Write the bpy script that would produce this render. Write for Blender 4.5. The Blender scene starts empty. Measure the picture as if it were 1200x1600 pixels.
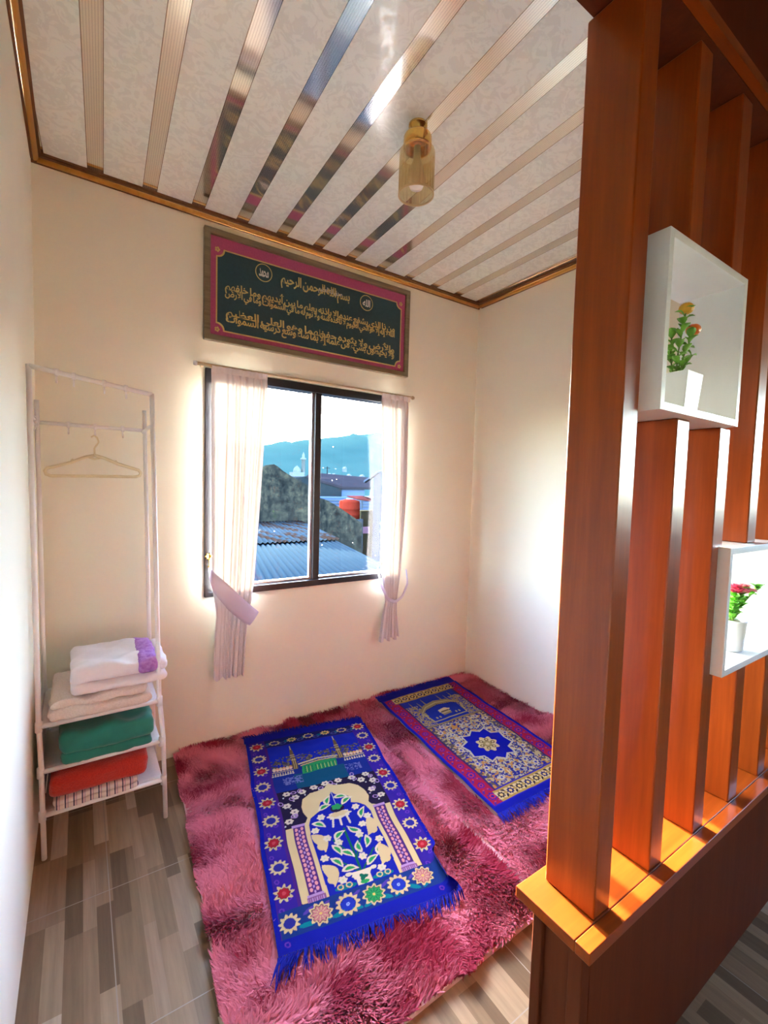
import bpy, bmesh, math, random, unicodedata
import numpy as np
from mathutils import Vector, Matrix
R = math.radians
random.seed(7)
rng = np.random.default_rng(7)
S = bpy.context.scene
COL = S.collection

# ------------------------------------------------------------------ camera
cam_d = bpy.data.cameras.new('camera'); cam = bpy.data.objects.new('camera', cam_d); COL.objects.link(cam)
CAM = Vector((0.153, -2.417, 1.396))
yaw, pitch, roll = 0.58909, 0.05847, 0.02686
fw = Vector((math.sin(yaw)*math.cos(pitch), math.cos(yaw)*math.cos(pitch), -math.sin(pitch)))
rt = Vector((math.cos(yaw), -math.sin(yaw), 0)); up = rt.cross(fw)
rt2 = rt*math.cos(roll)+up*math.sin(roll); up2 = -rt*math.sin(roll)+up*math.cos(roll)
m3 = Matrix((rt2, up2, -fw)).transposed()
cam.matrix_world = Matrix.Translation(CAM) @ m3.to_4x4()
cam_d.sensor_fit = 'HORIZONTAL'; cam_d.sensor_width = 36.0; cam_d.lens = 711.39/1200*36
cam_d.clip_start = 0.02; cam_d.clip_end = 2000
S.camera = cam

# ------------------------------------------------------------------ world, sun, exposure
SUN_EL, SUN_AZ = R(15.0), R(4.0)          # azimuth measured from +y towards +x
wd = bpy.data.worlds.new('sky'); S.world = wd; wd.use_nodes = True
wn = wd.node_tree; bg = wn.nodes['Background']
sky = wn.nodes.new('ShaderNodeTexSky'); sky.sky_type = 'NISHITA'
sky.sun_disc = False; sky.sun_elevation = R(18.5); sky.sun_rotation = SUN_AZ
sky.air_density = 1.0; sky.dust_density = 1.8; sky.ozone_density = 1.5; sky.altitude = 800
wn.links.new(sky.outputs[0], bg.inputs[0]); bg.inputs[1].default_value = 5.4
sun_d = bpy.data.lights.new('sun', 'SUN'); sun = bpy.data.objects.new('sun', sun_d); COL.objects.link(sun)
sd = Vector((math.sin(SUN_AZ)*math.cos(SUN_EL), math.cos(SUN_AZ)*math.cos(SUN_EL), math.sin(SUN_EL)))
sun.rotation_euler = sd.to_track_quat('Z', 'Y').to_euler(); sun.location = sd*40
sun_d.energy = 42.0; sun_d.angle = R(0.6); sun_d.color = (1.0, 0.86, 0.66)
S.view_settings.view_transform = 'Standard'; S.view_settings.look = 'None'
S.view_settings.gamma = 1.0; S.view_settings.use_curve_mapping = False
S.view_settings.exposure = 1.66
cy = S.cycles
cy.max_bounces = 14; cy.diffuse_bounces = 8; cy.glossy_bounces = 5; cy.transmission_bounces = 8; cy.transparent_max_bounces = 16
cy.sample_clamp_indirect = 12.0; cy.caustics_reflective = False; cy.caustics_refractive = False
cy.use_denoising = True

# ------------------------------------------------------------------ materials
class NT:
    def __init__(s, m): s.t = m.node_tree; s.n = s.t.nodes; s.l = s.t.links
    def new(s, typ, **kw):
        n = s.n.new(typ)
        for k, v in kw.items():
            if k.startswith('i_'): n.inputs[int(k[2:])].default_value = v
            else: setattr(n, k, v)
        return n
    def link(s, a, b): s.l.new(a, b)
    def math(s, op, a, b=None, c=None):
        n = s.n.new('ShaderNodeMath'); n.operation = op
        for i, x in enumerate((a, b, c)):
            if x is None: continue
            if isinstance(x, (int, float)): n.inputs[i].default_value = x
            else: s.l.new(x, n.inputs[i])
        return n.outputs[0]
    def ramp(s, fac, stops, interp='LINEAR'):
        n = s.n.new('ShaderNodeValToRGB'); cr = n.color_ramp; cr.interpolation = interp
        while len(cr.elements) > 1: cr.elements.remove(cr.elements[-1])
        for i, (p, c) in enumerate(stops):
            e = cr.elements[0] if i == 0 else cr.elements.new(p)
            e.position = p; e.color = (*c, 1)
        s.l.new(fac, n.inputs[0]); return n.outputs[0]
    def noise(s, vec, scale, detail=3, rough=.5, dist=0):
        n = s.n.new('ShaderNodeTexNoise'); n.inputs['Scale'].default_value = scale
        n.inputs['Detail'].default_value = detail; n.inputs['Roughness'].default_value = rough; n.inputs['Distortion'].default_value = dist
        s.l.new(vec, n.inputs['Vector']); return n.outputs[0]
    def mapping(s, vec, scale=(1, 1, 1), rot=(0, 0, 0)):
        n = s.n.new('ShaderNodeMapping'); n.inputs['Scale'].default_value = scale; n.inputs['Rotation'].default_value = rot
        s.l.new(vec, n.inputs['Vector']); return n.outputs[0]
    def bump(s, h, strength=.2, dist=.01):
        n = s.n.new('ShaderNodeBump'); n.inputs['Strength'].default_value = strength; n.inputs['Distance'].default_value = dist
        s.l.new(h, n.inputs['Height']); return n.outputs[0]
    def mix(s, fac, a, b):
        n = s.n.new('ShaderNodeMix'); n.data_type = 'RGBA'
        for sock, x in ((n.inputs['Factor'], fac), (n.inputs['A'], a), (n.inputs['B'], b)):
            if isinstance(x, (int, float)): sock.default_value = x
            elif isinstance(x, tuple): sock.default_value = (*x[:3], 1)
            else: s.l.new(x, sock)
        return n.outputs['Result']

def newmat(name, color=(.8, .8, .8), rough=.5, metal=0, spec=.5, coat=0, coat_rough=.1, sheen=0, trans=0):
    m = bpy.data.materials.new(name); m.use_nodes = True
    b = m.node_tree.nodes['Principled BSDF']
    b.inputs['Base Color'].default_value = (*color, 1); b.inputs['Roughness'].default_value = rough
    b.inputs['Metallic'].default_value = metal; b.inputs['Specular IOR Level'].default_value = spec
    b.inputs['Coat Weight'].default_value = coat; b.inputs['Coat Roughness'].default_value = coat_rough
    b.inputs['Sheen Weight'].default_value = sheen
    m.diffuse_color = (*color, 1)
    return m
def P(m): return m.node_tree.nodes['Principled BSDF']
def objco(t): return t.new('ShaderNodeTexCoord').outputs['Object']

def noisy(name, c1, c2, scale=20, rough=.6, bump=0, detail=4, stretch=(1, 1, 1), **kw):
    """procedural two tone surface"""
    m = newmat(name, c1, rough, **kw); t = NT(m)
    v = t.mapping(t.new('ShaderNodeNewGeometry').outputs['Position'], stretch)
    n = t.noise(v, scale, detail)
    t.link(t.ramp(n, [(.3, c1), (.7, c2)]), P(m).inputs['Base Color'])
    if bump: t.link(t.bump(n, bump), P(m).inputs['Normal'])
    return m

WALL = noisy('wall_paint', (.80, .795, .665), (.825, .82, .69), 3, .85, 0, spec=.12)
t = NT(WALL); fine = t.noise(t.new('ShaderNodeNewGeometry').outputs['Position'], 60, 3); t.link(t.bump(fine, .04, .004), P(WALL).inputs['Normal'])
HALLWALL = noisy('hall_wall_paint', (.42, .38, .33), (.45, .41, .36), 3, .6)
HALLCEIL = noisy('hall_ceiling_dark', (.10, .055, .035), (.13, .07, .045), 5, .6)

def wood(name, c1, c2, c3, rough=.32, coat=.10, axis='z', sc=1.0):
    m = newmat(name, c2, rough, coat=coat, coat_rough=.12, spec=.35); t = NT(m)
    st = {'z': (14, 14, .9), 'x': (.9, 14, 14), 'y': (14, .9, 14)}[axis]
    v = t.mapping(t.new('ShaderNodeNewGeometry').outputs['Position'], tuple(a*sc for a in st))
    n = t.noise(v, 1.6, 6, .6, .6); n2 = t.noise(v, 9, 3, .5)
    f = t.math('ADD', t.math('MULTIPLY', n, .75), t.math('MULTIPLY', n2, .25))
    t.link(t.ramp(f, [(.32, c1), (.5, c2), (.68, c3)]), P(m).inputs['Base Color'])
    t.link(t.bump(f, .08, .003), P(m).inputs['Normal'])
    return m
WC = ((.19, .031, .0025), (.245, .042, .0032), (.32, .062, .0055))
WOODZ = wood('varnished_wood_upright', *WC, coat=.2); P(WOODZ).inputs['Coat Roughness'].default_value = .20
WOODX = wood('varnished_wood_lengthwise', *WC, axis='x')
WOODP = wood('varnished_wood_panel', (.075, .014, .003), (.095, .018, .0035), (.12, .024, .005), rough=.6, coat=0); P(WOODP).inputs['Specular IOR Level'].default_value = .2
CORNICE = wood('cornice_wood', (.10, .04, .012), (.14, .055, .016), (.18, .07, .02), rough=.5, coat=.1, axis='y')
BEAD = wood('cornice_gold_bead', (.48, .21, .03), (.56, .26, .045), (.62, .31, .06), rough=.35, coat=.2, axis='y')

# ceiling boards: white printed plastic boards with foil strips (pitch .2073 m)
CEIL = bpy.data.materials.new('printed_ceiling_boards'); CEIL.use_nodes = True
t = NT(CEIL); pos = t.new('ShaderNodeNewGeometry').outputs['Position']
sp = t.new('ShaderNodeSeparateXYZ'); t.link(pos, sp.inputs[0])
bx = t.math('SUBTRACT', sp.outputs[0], t.math('MULTIPLY', sp.outputs[1], .036))      # boards laid a touch askew
fr = t.math('FRACT', t.math('DIVIDE', t.math('ADD', bx, .2073*3-.1925), .2073))
strip = t.math('LESS_THAN', fr, .285)
edge = t.math('LESS_THAN', t.math('ABSOLUTE', t.math('SUBTRACT', t.math('ABSOLUTE', t.math('SUBTRACT', fr, .1425)), .1425)), .012)
foil = P(CEIL); foil.inputs['Metallic'].default_value = .9; foil.inputs['Base Color'].default_value = (.80, .74, .68, 1); foil.inputs['Roughness'].default_value = .10; foil.inputs['Anisotropic'].default_value = .92; foil.inputs['Anisotropic Rotation'].default_value = .25
tg = t.new('ShaderNodeCombineXYZ'); tg.inputs[1].default_value = 1.0; t.link(tg.outputs[0], foil.inputs['Tangent'])
gro = t.math('LESS_THAN', t.math('FRACT', t.math('DIVIDE', bx, .0074)), .26)
base_f = t.mix(gro, (.90, .87, .84), (.68, .65, .63))
t.link(t.mix(edge, base_f, (.30, .24, .2)), foil.inputs['Base Color'])
pan = t.new('ShaderNodeBsdfPrincipled')
fl = t.noise(pos, 17, 4, .6, 2.2); flr = t.ramp(fl, [(.46, (0, 0, 0)), (.52, (1, 1, 1))])
t.link(t.mix(flr, (.745, .81, .765), (.82, .89, .84)), pan.inputs['Base Color'])
pr = t.ramp(fl, [(.46, (.06,)*3), (.52, (.27,)*3)]); t.link(pr, pan.inputs['Roughness']); pan.inputs['Specular IOR Level'].default_value = .9
mx = t.new('ShaderNodeMixShader'); t.link(strip, mx.inputs[0]); t.link(pan.outputs[0], mx.inputs[1]); t.link(foil.outputs[0], mx.inputs[2])
out = [n for n in t.n if n.type == 'OUTPUT_MATERIAL'][0]; t.link(mx.outputs[0], out.inputs[0])

# floor tiles printed with staggered wooden blocks
FLOOR = newmat('wood_block_tiles', (.35, .27, .2), .38, spec=.25); t = NT(FLOOR)
pos = t.new('ShaderNodeNewGeometry').outputs['Position']; sp = t.new('ShaderNodeSeparateXYZ'); t.link(pos, sp.inputs[0])
vo = t.new('ShaderNodeTexVoronoi', voronoi_dimensions='1D', feature='F1'); vo.inputs['Scale'].default_value = 23.0
t.link(t.math('ADD', sp.outputs[0], 3.13), vo.inputs['W'])
cid = t.new('ShaderNodeSeparateColor'); t.link(vo.outputs['Color'], cid.inputs[0])
yy = t.math('ADD', t.math('DIVIDE', sp.outputs[1], .30), t.math('MULTIPLY', t.math('FLOOR', t.math('MULTIPLY', cid.outputs[0], 3.99)), .25))
row = t.math('FLOOR', yy)
wn_ = t.new('ShaderNodeTexWhiteNoise', noise_dimensions='2D'); cb = t.new('ShaderNodeCombineXYZ')
t.link(t.math('MULTIPLY', cid.outputs[1], 91.0), cb.inputs[0]); t.link(row, cb.inputs[1]); t.link(cb.outputs[0], wn_.inputs['Vector'])
colr = t.ramp(wn_.outputs[0], [(0, (.15, .098, .055)), (.2, (.22, .148, .085)), (.4, (.27, .185, .11)), (.62, (.33, .235, .145)), (.8, (.30, .21, .135)), (.92, (.48, .38, .27))], 'CONSTANT')
gv = t.mapping(pos, (60, 4, 1)); gn = t.noise(gv, 1.0, 5, .6)
grain = t.ramp(gn, [(.3, (.82,)*3), (.7, (1.12,)*3)])
mul = t.new('ShaderNodeMix', data_type='RGBA', blend_type='MULTIPLY'); mul.inputs['Factor'].default_value = 1
t.link(colr, mul.inputs['A']); t.link(grain, mul.inputs['B'])
def gline(sock, period, off, w):
    f = t.math('FRACT', t.math('DIVIDE', t.math('ADD', sock, off), period))
    return t.math('LESS_THAN', f, w/period)
gl = t.math('MAXIMUM', gline(sp.outputs[0], .5, 10.28, .003), gline(sp.outputs[1], .5, 10.2, .003))
t.link(t.mix(gl, mul.outputs['Result'], (.33, .28, .23)), P(FLOOR).inputs['Base Color'])

def attr_mat(name, rough=.8, sheen=.2, weave=0, spec=.2):
    m = newmat(name, (.5, .5, .5), rough, sheen=sheen, spec=spec); t = NT(m)
    a = t.new('ShaderNodeAttribute', attribute_name='tint'); t.link(a.outputs['Color'], P(m).inputs['Base Color'])
    if weave:
        n = t.noise(t.new('ShaderNodeNewGeometry').outputs['Position'], weave, 2); t.link(t.bump(n, .3, .002), P(m).inputs['Normal'])
    return m
PILE = attr_mat('pink_shag_pile', .85, .08, 0, .1)
WEAVE = attr_mat('velvet_prayer_mat', .9, 0, 500, .06)
MATBACK = noisy('mat_backing_beige', (.45, .36, .25), (.5, .4, .3), 200, .9)
RUGBASE = noisy('rug_binding_pink', (.66, .40, .40), (.72, .46, .46), 80, .9)
BLUEFR = noisy('royal_blue_fringe', (.006, .010, .22), (.010, .016, .31), 90, .9, spec=.1)
WHITEP = noisy('white_paint', (.69, .72, .73), (.73, .76, .77), 12, .35)
RACKW = noisy('white_plastic_tube', (.82, .82, .80), (.86, .86, .84), 12, .35)
SHEET = noisy('white_nonwoven_sheet', (.70, .66, .65), (.76, .72, .70), 150, .9, .1)
BLACK = noisy('black_window_paint', (.008, .008, .010), (.014, .013, .016), 30, .35)
CREAMM = noisy('cream_plastic', (.72, .66, .42), (.76, .70, .46), 30, .3)
GOLD = newmat('brass_gold', (.83, .52, .14), .18, metal=1)
GOLDTX = noisy('gold_thread', (.50, .38, .11), (.64, .50, .18), 300, .5)
SILVTX = noisy('silver_thread', (.62, .6, .56), (.75, .72, .68), 300, .45, metal=.2)
VELVET = noisy('dark_green_velvet', (.007, .040, .052), (.011, .052, .066), 60, .8, sheen=.15)
PINKB = noisy('magenta_mount_cloth', (.35, .055, .15), (.41, .07, .18), 120, .8)
FRAMEW = wood('olive_brown_frame', (.12, .095, .05), (.18, .145, .08), (.24, .19, .11), .35, .2, 'x', 2)
ROD = noisy('beige_rod', (.52, .40, .24), (.6, .47, .3), 40, .4)
TEAL = noisy('emerald_cloth', (0, .15, .105), (.004, .21, .15), 14, .7, .25, sheen=.3)
REDC = noisy('red_terry', (.42, .016, .008), (.55, .028, .012), 200, .95, .5, sheen=.3)
WHITEC = noisy('white_cotton', (.78, .74, .76), (.84, .80, .82), 14, .85, .35, sheen=.2)
CREAMC = noisy('cream_terry', (.74, .66, .58), (.82, .74, .66), 160, .95, .5)
LILAC = noisy('lilac_embroidery', (.30, .10, .46), (.48, .26, .64), 70, .8, .3)
STRIPE = newmat('striped_cloth', (.8, .75, .7), .9); t = NT(STRIPE)
sp = t.new('ShaderNodeSeparateXYZ'); t.link(t.new('ShaderNodeNewGeometry').outputs['Position'], sp.inputs[0])
fx = t.math('FRACT', t.math('MULTIPLY', sp.outputs[0], 38.0))
t.link(t.ramp(fx, [(0, (.74, .66, .60)), (.42, (.78, .72, .66)), (.55, (.10, .09, .14)), (.72, (.72, .58, .56)), (.88, (.46, .36, .42))], 'CONSTANT'), P(STRIPE).inputs['Base Color'])
def leafmat(name, c1, c2): return noisy(name, c1, c2, 60, .5)
LEAF = leafmat('leaf_green', (.09, .26, .02), (.17, .42, .04)); LEAFB = leafmat('leaf_bright_green', (.10, .42, .02), (.2, .6, .05))
STEM = noisy('stem_green', (.08, .16, .02), (.12, .22, .03), 40, .6)
ORANGE = noisy('orange_bud', (.75, .22, .01), (.85, .12, .01), 50, .4); YELLOW = noisy('yellow_orange_bud', (.72, .34, .02), (.55, .32, .02), 50, .4)
ROSE = noisy('pink_petal', (.8, .14, .2), (.86, .36, .36), 40, .6)
ROSED = noisy('deep_pink_petal', (.7, .02, .10), (.8, .08, .16), 40, .6)
SOIL = noisy('soil_brown', (.12, .07, .04), (.2, .13, .08), 200, .9)
BULB = newmat('white_bulb', (.9, .88, .86), .25)
# sheer voile
VOILE = bpy.data.materials.new('white_voile'); VOILE.use_nodes = True; t = NT(VOILE)
d = t.new('ShaderNodeBsdfDiffuse'); d.inputs[0].default_value = (.90, .87, .88, 1)
tl = t.new('ShaderNodeBsdfTranslucent'); tl.inputs[0].default_value = (.30, .26, .22, 1)
tp = t.new('ShaderNodeBsdfTransparent'); m1 = t.new('ShaderNodeMixShader'); m1.inputs[0].default_value = .2
m2 = t.new('ShaderNodeMixShader'); lw = t.new('ShaderNodeLayerWeight'); lw.inputs[0].default_value = .5
fc = lw.outputs['Facing']; t.link(t.math('MULTIPLY', t.math('SUBTRACT', 1.0, fc), .0012), m2.inputs[0])      # a thin weave is denser where a fold turns edge-on
t.link(t.ramp(fc, [(.04, (.095, .089, .080)), (.35, (.040, .035, .028)), (.9, (.016, .012, .0075))]), tl.inputs[0])
t.link(d.outputs[0], m1.inputs[1]); t.link(tl.outputs[0], m1.inputs[2]); t.link(m1.outputs[0], m2.inputs[1]); t.link(tp.outputs[0], m2.inputs[2])
t.link(m2.outputs[0], [n for n in t.n if n.type == 'OUTPUT_MATERIAL'][0].inputs[0])
# window glass with dirt specks, thin
GLASS = bpy.data.materials.new('window_glass'); GLASS.use_nodes = True; t = NT(GLASS)
tp = t.new('ShaderNodeBsdfTransparent'); tp.inputs[0].default_value = (.96, .98, 1, 1)
gs = t.new('ShaderNodeBsdfGlossy'); gs.inputs['Roughness'].default_value = .02
lw = t.new('ShaderNodeFresnel'); lw.inputs[0].default_value = 1.45
m1 = t.new('ShaderNodeMixShader'); t.link(t.math('MULTIPLY', lw.outputs[0], .3), m1.inputs[0]); t.link(tp.outputs[0], m1.inputs[1]); t.link(gs.outputs[0], m1.inputs[2])
vo = t.new('ShaderNodeTexVoronoi'); vo.inputs['Scale'].default_value = 34; t.link(t.new('ShaderNodeNewGeometry').outputs['Position'], vo.inputs['Vector'])
sc_ = t.new('ShaderNodeSeparateColor'); t.link(vo.outputs['Color'], sc_.inputs[0])
speck = t.math('MULTIPLY', t.math('LESS_THAN', vo.outputs['Distance'], t.math('MULTIPLY', sc_.outputs[0], .11)), t.math('GREATER_THAN', sc_.outputs[1], .72))
df = t.new('ShaderNodeBsdfTranslucent'); df.inputs[0].default_value = (.8, .8, .8, 1)
m2 = t.new('ShaderNodeMixShader'); t.link(t.math('MULTIPLY', speck, .55), m2.inputs[0]); t.link(m1.outputs[0], m2.inputs[1]); t.link(df.outputs[0], m2.inputs[2])
t.link(m2.outputs[0], [n for n in t.n if n.type == 'OUTPUT_MATERIAL'][0].inputs[0])
# amber lamp glass
AMBER = bpy.data.materials.new('amber_lamp_glass'); AMBER.use_nodes = True; t = NT(AMBER)
tp = t.new('ShaderNodeBsdfTransparent'); tp.inputs[0].default_value = (.90, .83, .66, 1)
gs = t.new('ShaderNodeBsdfGlossy'); gs.inputs['Roughness'].default_value = .05; gs.inputs[0].default_value = (1, .95, .85, 1)
lw = t.new('ShaderNodeLayerWeight'); lw.inputs[0].default_value = .35
m1 = t.new('ShaderNodeMixShader'); t.link(t.math('MULTIPLY', lw.outputs['Facing'], .45), m1.inputs[0]); t.link(tp.outputs[0], m1.inputs[1]); t.link(gs.outputs[0], m1.inputs[2])
t.link(m1.outputs[0], [n for n in t.n if n.type == 'OUTPUT_MATERIAL'][0].inputs[0])

# ------------------------------------------------------------------ mesh helpers
class MB:
    def __init__(s): s.v = []; s.f = []
    def add(s, vs, fs):
        o = len(s.v); s.v += [tuple(map(float, p)) for p in vs]; s.f += [tuple(i+o for i in f) for f in fs]; return s
    def box(s, x0, x1, y0, y1, z0, z1):
        return s.add([(x0, y0, z0), (x1, y0, z0), (x1, y1, z0), (x0, y1, z0), (x0, y0, z1), (x1, y0, z1), (x1, y1, z1), (x0, y1, z1)],
                     [(3, 2, 1, 0), (4, 5, 6, 7), (0, 1, 5, 4), (1, 2, 6, 5), (2, 3, 7, 6), (3, 0, 4, 7)])
    def prism(s, poly, axis, a, b):
        """poly: 2-d outline in the plane across axis; extruded from a to b"""
        def p(q, h): return {'x': (h, q[0], q[1]), 'y': (q[0], h, q[1]), 'z': (q[0], q[1], h)}[axis]
        n = len(poly); vs = [p(q, a) for q in poly]+[p(q, b) for q in poly]
        return s.add(vs, [tuple(range(n))[::-1], tuple(range(n, 2*n))]+[(i, (i+1) % n, n+(i+1) % n, n+i) for i in range(n)])
    def tube(s, pts, r, n=10, caps=True):
        pts = [Vector(p) for p in pts]; rs = r if isinstance(r, (list, tuple)) else [r]*len(pts)
        rings = []; prev = None
        for i, p in enumerate(pts):
            d = (pts[min(i+1, len(pts)-1)]-pts[max(i-1, 0)]).normalized()
            if prev is None:
                a = Vector((0, 0, 1)) if abs(d.z) < .9 else Vector((1, 0, 0)); u = d.cross(a).normalized()
            else: u = (prev-d*prev.dot(d)).normalized()
            prev = u; w = d.cross(u)
            rings.append([p+(u*math.cos(2*math.pi*k/n)+w*math.sin(2*math.pi*k/n))*rs[i] for k in range(n)])
        vs = [q for rg in rings for q in rg]; fs = []
        for i in range(len(pts)-1):
            for k in range(n): fs.append((i*n+k, i*n+(k+1) % n, (i+1)*n+(k+1) % n, (i+1)*n+k))
        if caps: fs += [tuple(range(n))[::-1], tuple((len(pts)-1)*n+k for k in range(n))]
        return s.add(vs, fs)
    def lathe(s, prof, c=(0, 0, 0), n=32, flute=0, nf=0):
        vs = []; fs = []
        for r, z in prof:
            for k in range(n):
                a = 2*math.pi*k/n; rr = r*(1+flute*math.cos(nf*a)) if nf else r
                vs.append((c[0]+rr*math.cos(a), c[1]+rr*math.sin(a), c[2]+z))
        for i in range(len(prof)-1):
            for k in range(n): fs.append((i*n+k, i*n+(k+1) % n, (i+1)*n+(k+1) % n, (i+1)*n+k))
        return s.add(vs, fs)
    def grid(s, P2, close=False):
        """P2[i][j] points"""
        ni, nj = len(P2), len(P2[0])
        return s.add([q for r_ in P2 for q in r_], [(i*nj+j, i*nj+j+1, (i+1)*nj+j+1, (i+1)*nj+j) for i in range(ni-1) for j in range(nj-1)])
    def rbox(s, c, size, r, n=6, warp=None):
        """rounded, soft box (folded cloth, cushions)"""
        bm = bmesh.new(); bmesh.ops.create_cube(bm, size=2)
        bmesh.ops.subdivide_edges(bm, edges=bm.edges[:], cuts=n, use_grid_fill=True)
        h = Vector(size)/2; bm.verts.index_update(); vs = []
        for v in bm.verts:
            q = Vector((v.co.x*h.x, v.co.y*h.y, v.co.z*h.z))
            k = Vector((max(-h.x+r, min(h.x-r, q.x)), max(-h.y+r, min(h.y-r, q.y)), max(-h.z+r, min(h.z-r, q.z))))
            d = q-k
            if d.length > 1e-9: q = k+d.normalized()*r
            q = q+Vector(c)
            if warp: q = warp(q)
            vs.append(q)
        s.add(vs, [tuple(v.index for v in f.verts) for f in bm.faces]); bm.free(); return s
    def ico(s, c, rad, sub=2, squash=(1, 1, 1)):
        bm = bmesh.new(); bmesh.ops.create_icosphere(bm, subdivisions=sub, radius=1)
        s.add([(c[0]+v.co.x*rad*squash[0], c[1]+v.co.y*rad*squash[1], c[2]+v.co.z*rad*squash[2]) for v in bm.verts],
              [tuple(v.index for v in f.verts) for f in bm.faces]); bm.free(); return s
    def build(s, name, mat, parent=None, smooth=False, bevel=0, solid=0, recalc=True):
        me = bpy.data.meshes.new(name); off = Vector((0, 0, 0))
        if parent is not None:
            off = world_loc(parent)
        me.from_pydata([tuple(Vector(p)-off) for p in s.v], [], s.f)
        if recalc:
            bm = bmesh.new(); bm.from_mesh(me); bmesh.ops.recalc_face_normals(bm, faces=bm.faces); bm.to_mesh(me); bm.free()
        if smooth:
            me.polygons.foreach_set('use_smooth', [True]*len(me.polygons))
        me.materials.append(mat); o = bpy.data.objects.new(name, me); COL.objects.link(o)
        if parent is not None: o.parent = parent
        if bevel:
            b = o.modifiers.new('bevel', 'BEVEL'); b.width = bevel; b.segments = 2; b.limit_method = 'ANGLE'; b.angle_limit = R(40)
            if not smooth: me.polygons.foreach_set('use_smooth', [True]*len(me.polygons)); b.harden_normals = True
        if solid:
            b = o.modifiers.new('thickness', 'SOLIDIFY'); b.thickness = solid; b.offset = 0
        return o
def world_loc(o):
    l = Vector(o.location)
    while o.parent is not None: o = o.parent; l += Vector(o.location)
    return l
def tag(o, label, cat, group=None, kind=None):
    o['label'] = label; o['category'] = cat
    if group: o['group'] = group
    if kind: o['kind'] = kind
    return o
def thing(name, loc, label, cat, group=None):
    o = bpy.data.objects.new(name, None); o.location = loc; o.empty_display_size = .1; COL.objects.link(o)
    return tag(o, label, cat, group)
def struct(o, label=None, cat=None):
    o['kind'] = 'structure'
    if label: o['label'] = label
    if cat: o['category'] = cat
    return o
def vnoise(x, y, seed=0):
    """smooth 2-d value noise for numpy arrays"""
    g = np.random.default_rng(seed).random((64, 64)); x = np.asarray(x) % 63; y = np.asarray(y) % 63
    i = x.astype(int); j = y.astype(int); fx = x-i; fy = y-j; fx = fx*fx*(3-2*fx); fy = fy*fy*(3-2*fy)
    return (g[i, j]*(1-fx)+g[i+1, j]*fx)*(1-fy)+(g[i, j+1]*(1-fx)+g[i+1, j+1]*fx)*fy

# ------------------------------------------------------------------ room shell
W, H, YP = 2.537, 2.70, -1.93
HX, HY = 3.9, -5.6            # the hall behind the divider
WX0, WX1, WZ0, WZ1 = .675, 1.90, .80, 1.955
struct(MB().box(-.12, HX+.12, HY-.12, 0, -.1, 0).build('floor', FLOOR), 'glossy tiled floor printed with staggered brown and beige wooden blocks', 'floor')
struct(MB().box(-.12, W+.12, -1.87, .12, H, H+.08).build('ceiling', CEIL), 'white printed plastic board ceiling with shiny foil strips', 'ceiling')
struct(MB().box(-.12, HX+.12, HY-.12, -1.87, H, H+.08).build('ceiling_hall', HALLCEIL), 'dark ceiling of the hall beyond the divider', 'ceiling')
b = MB(); b.box(-.12, WX0, 0, .12, 0, H); b.box(WX1, W+.12, 0, .12, 0, H); b.box(WX0, WX1, 0, .12, 0, WZ0); b.box(WX0, WX1, 0, .12, WZ1, H)
struct(b.build('wall_back', WALL), 'cream back wall with the window', 'wall')
struct(MB().box(-.12, 0, HY, 0, 0, H).build('wall_left', WALL), 'pale cream left wall beside the white rack', 'wall')
struct(MB().box(W, W+.12, -1.93, 0, 0, H).build('wall_right', WALL), 'cream right wall beyond the second prayer mat', 'wall')
# hall: rear wall, right wall with a wide high window
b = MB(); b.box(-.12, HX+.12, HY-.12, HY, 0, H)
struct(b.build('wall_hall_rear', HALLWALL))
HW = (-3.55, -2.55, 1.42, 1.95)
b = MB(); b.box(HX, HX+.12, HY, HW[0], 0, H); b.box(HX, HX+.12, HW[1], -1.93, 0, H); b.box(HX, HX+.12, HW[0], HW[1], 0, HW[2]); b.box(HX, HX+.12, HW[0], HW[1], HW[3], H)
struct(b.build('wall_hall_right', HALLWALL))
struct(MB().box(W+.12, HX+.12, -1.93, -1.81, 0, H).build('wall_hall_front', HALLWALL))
# cornices (stepped moulding)
def corn(u):   # outline in (distance from wall, z)
    return [(0, H), (0, H-.034), (.008, H-.034), (.010, H-.027), (.016, H-.025), (.024, H-.018), (.026, H-.011), (.034, H-.009), (.034, H)]
struct(MB().prism([(-d, z) for d, z in corn(0)], 'x', 0, W).build('trim_1', CORNICE), 'thin brown wooden cornice along the back wall', 'trim')
struct(MB().prism([(d, z) for d, z in corn(0)], 'y', -1.80, -.03).build('trim_2', CORNICE), 'thin brown wooden cornice along the left wall', 'trim')
struct(MB().prism([(W-d, z) for d, z in corn(0)], 'y', -1.80, -.03).build('trim_3', CORNICE), 'thin brown wooden cornice along the right wall', 'trim')

def bead(sg, w0): return [(w0+sg*(.0175+.0075*math.cos(a)+.005*math.sin(a)), H-.0225+.0075*math.sin(a)*1.1-.003) for a in [2*math.pi*k/10 for k in range(10)]]
struct(MB().prism(bead(-1, 0), 'x', .02, W-.02).build('trim_5', BEAD, smooth=True), 'golden brown bead along the back wall cornice', 'trim')
struct(MB().prism(bead(1, 0), 'y', -1.80, -.02).build('trim_6', BEAD, smooth=True), 'golden brown bead along the left wall cornice', 'trim')
struct(MB().prism(bead(-1, W), 'y', -1.80, -.02).build('trim_7', BEAD, smooth=True), 'golden brown bead along the right wall cornice', 'trim')
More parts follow.
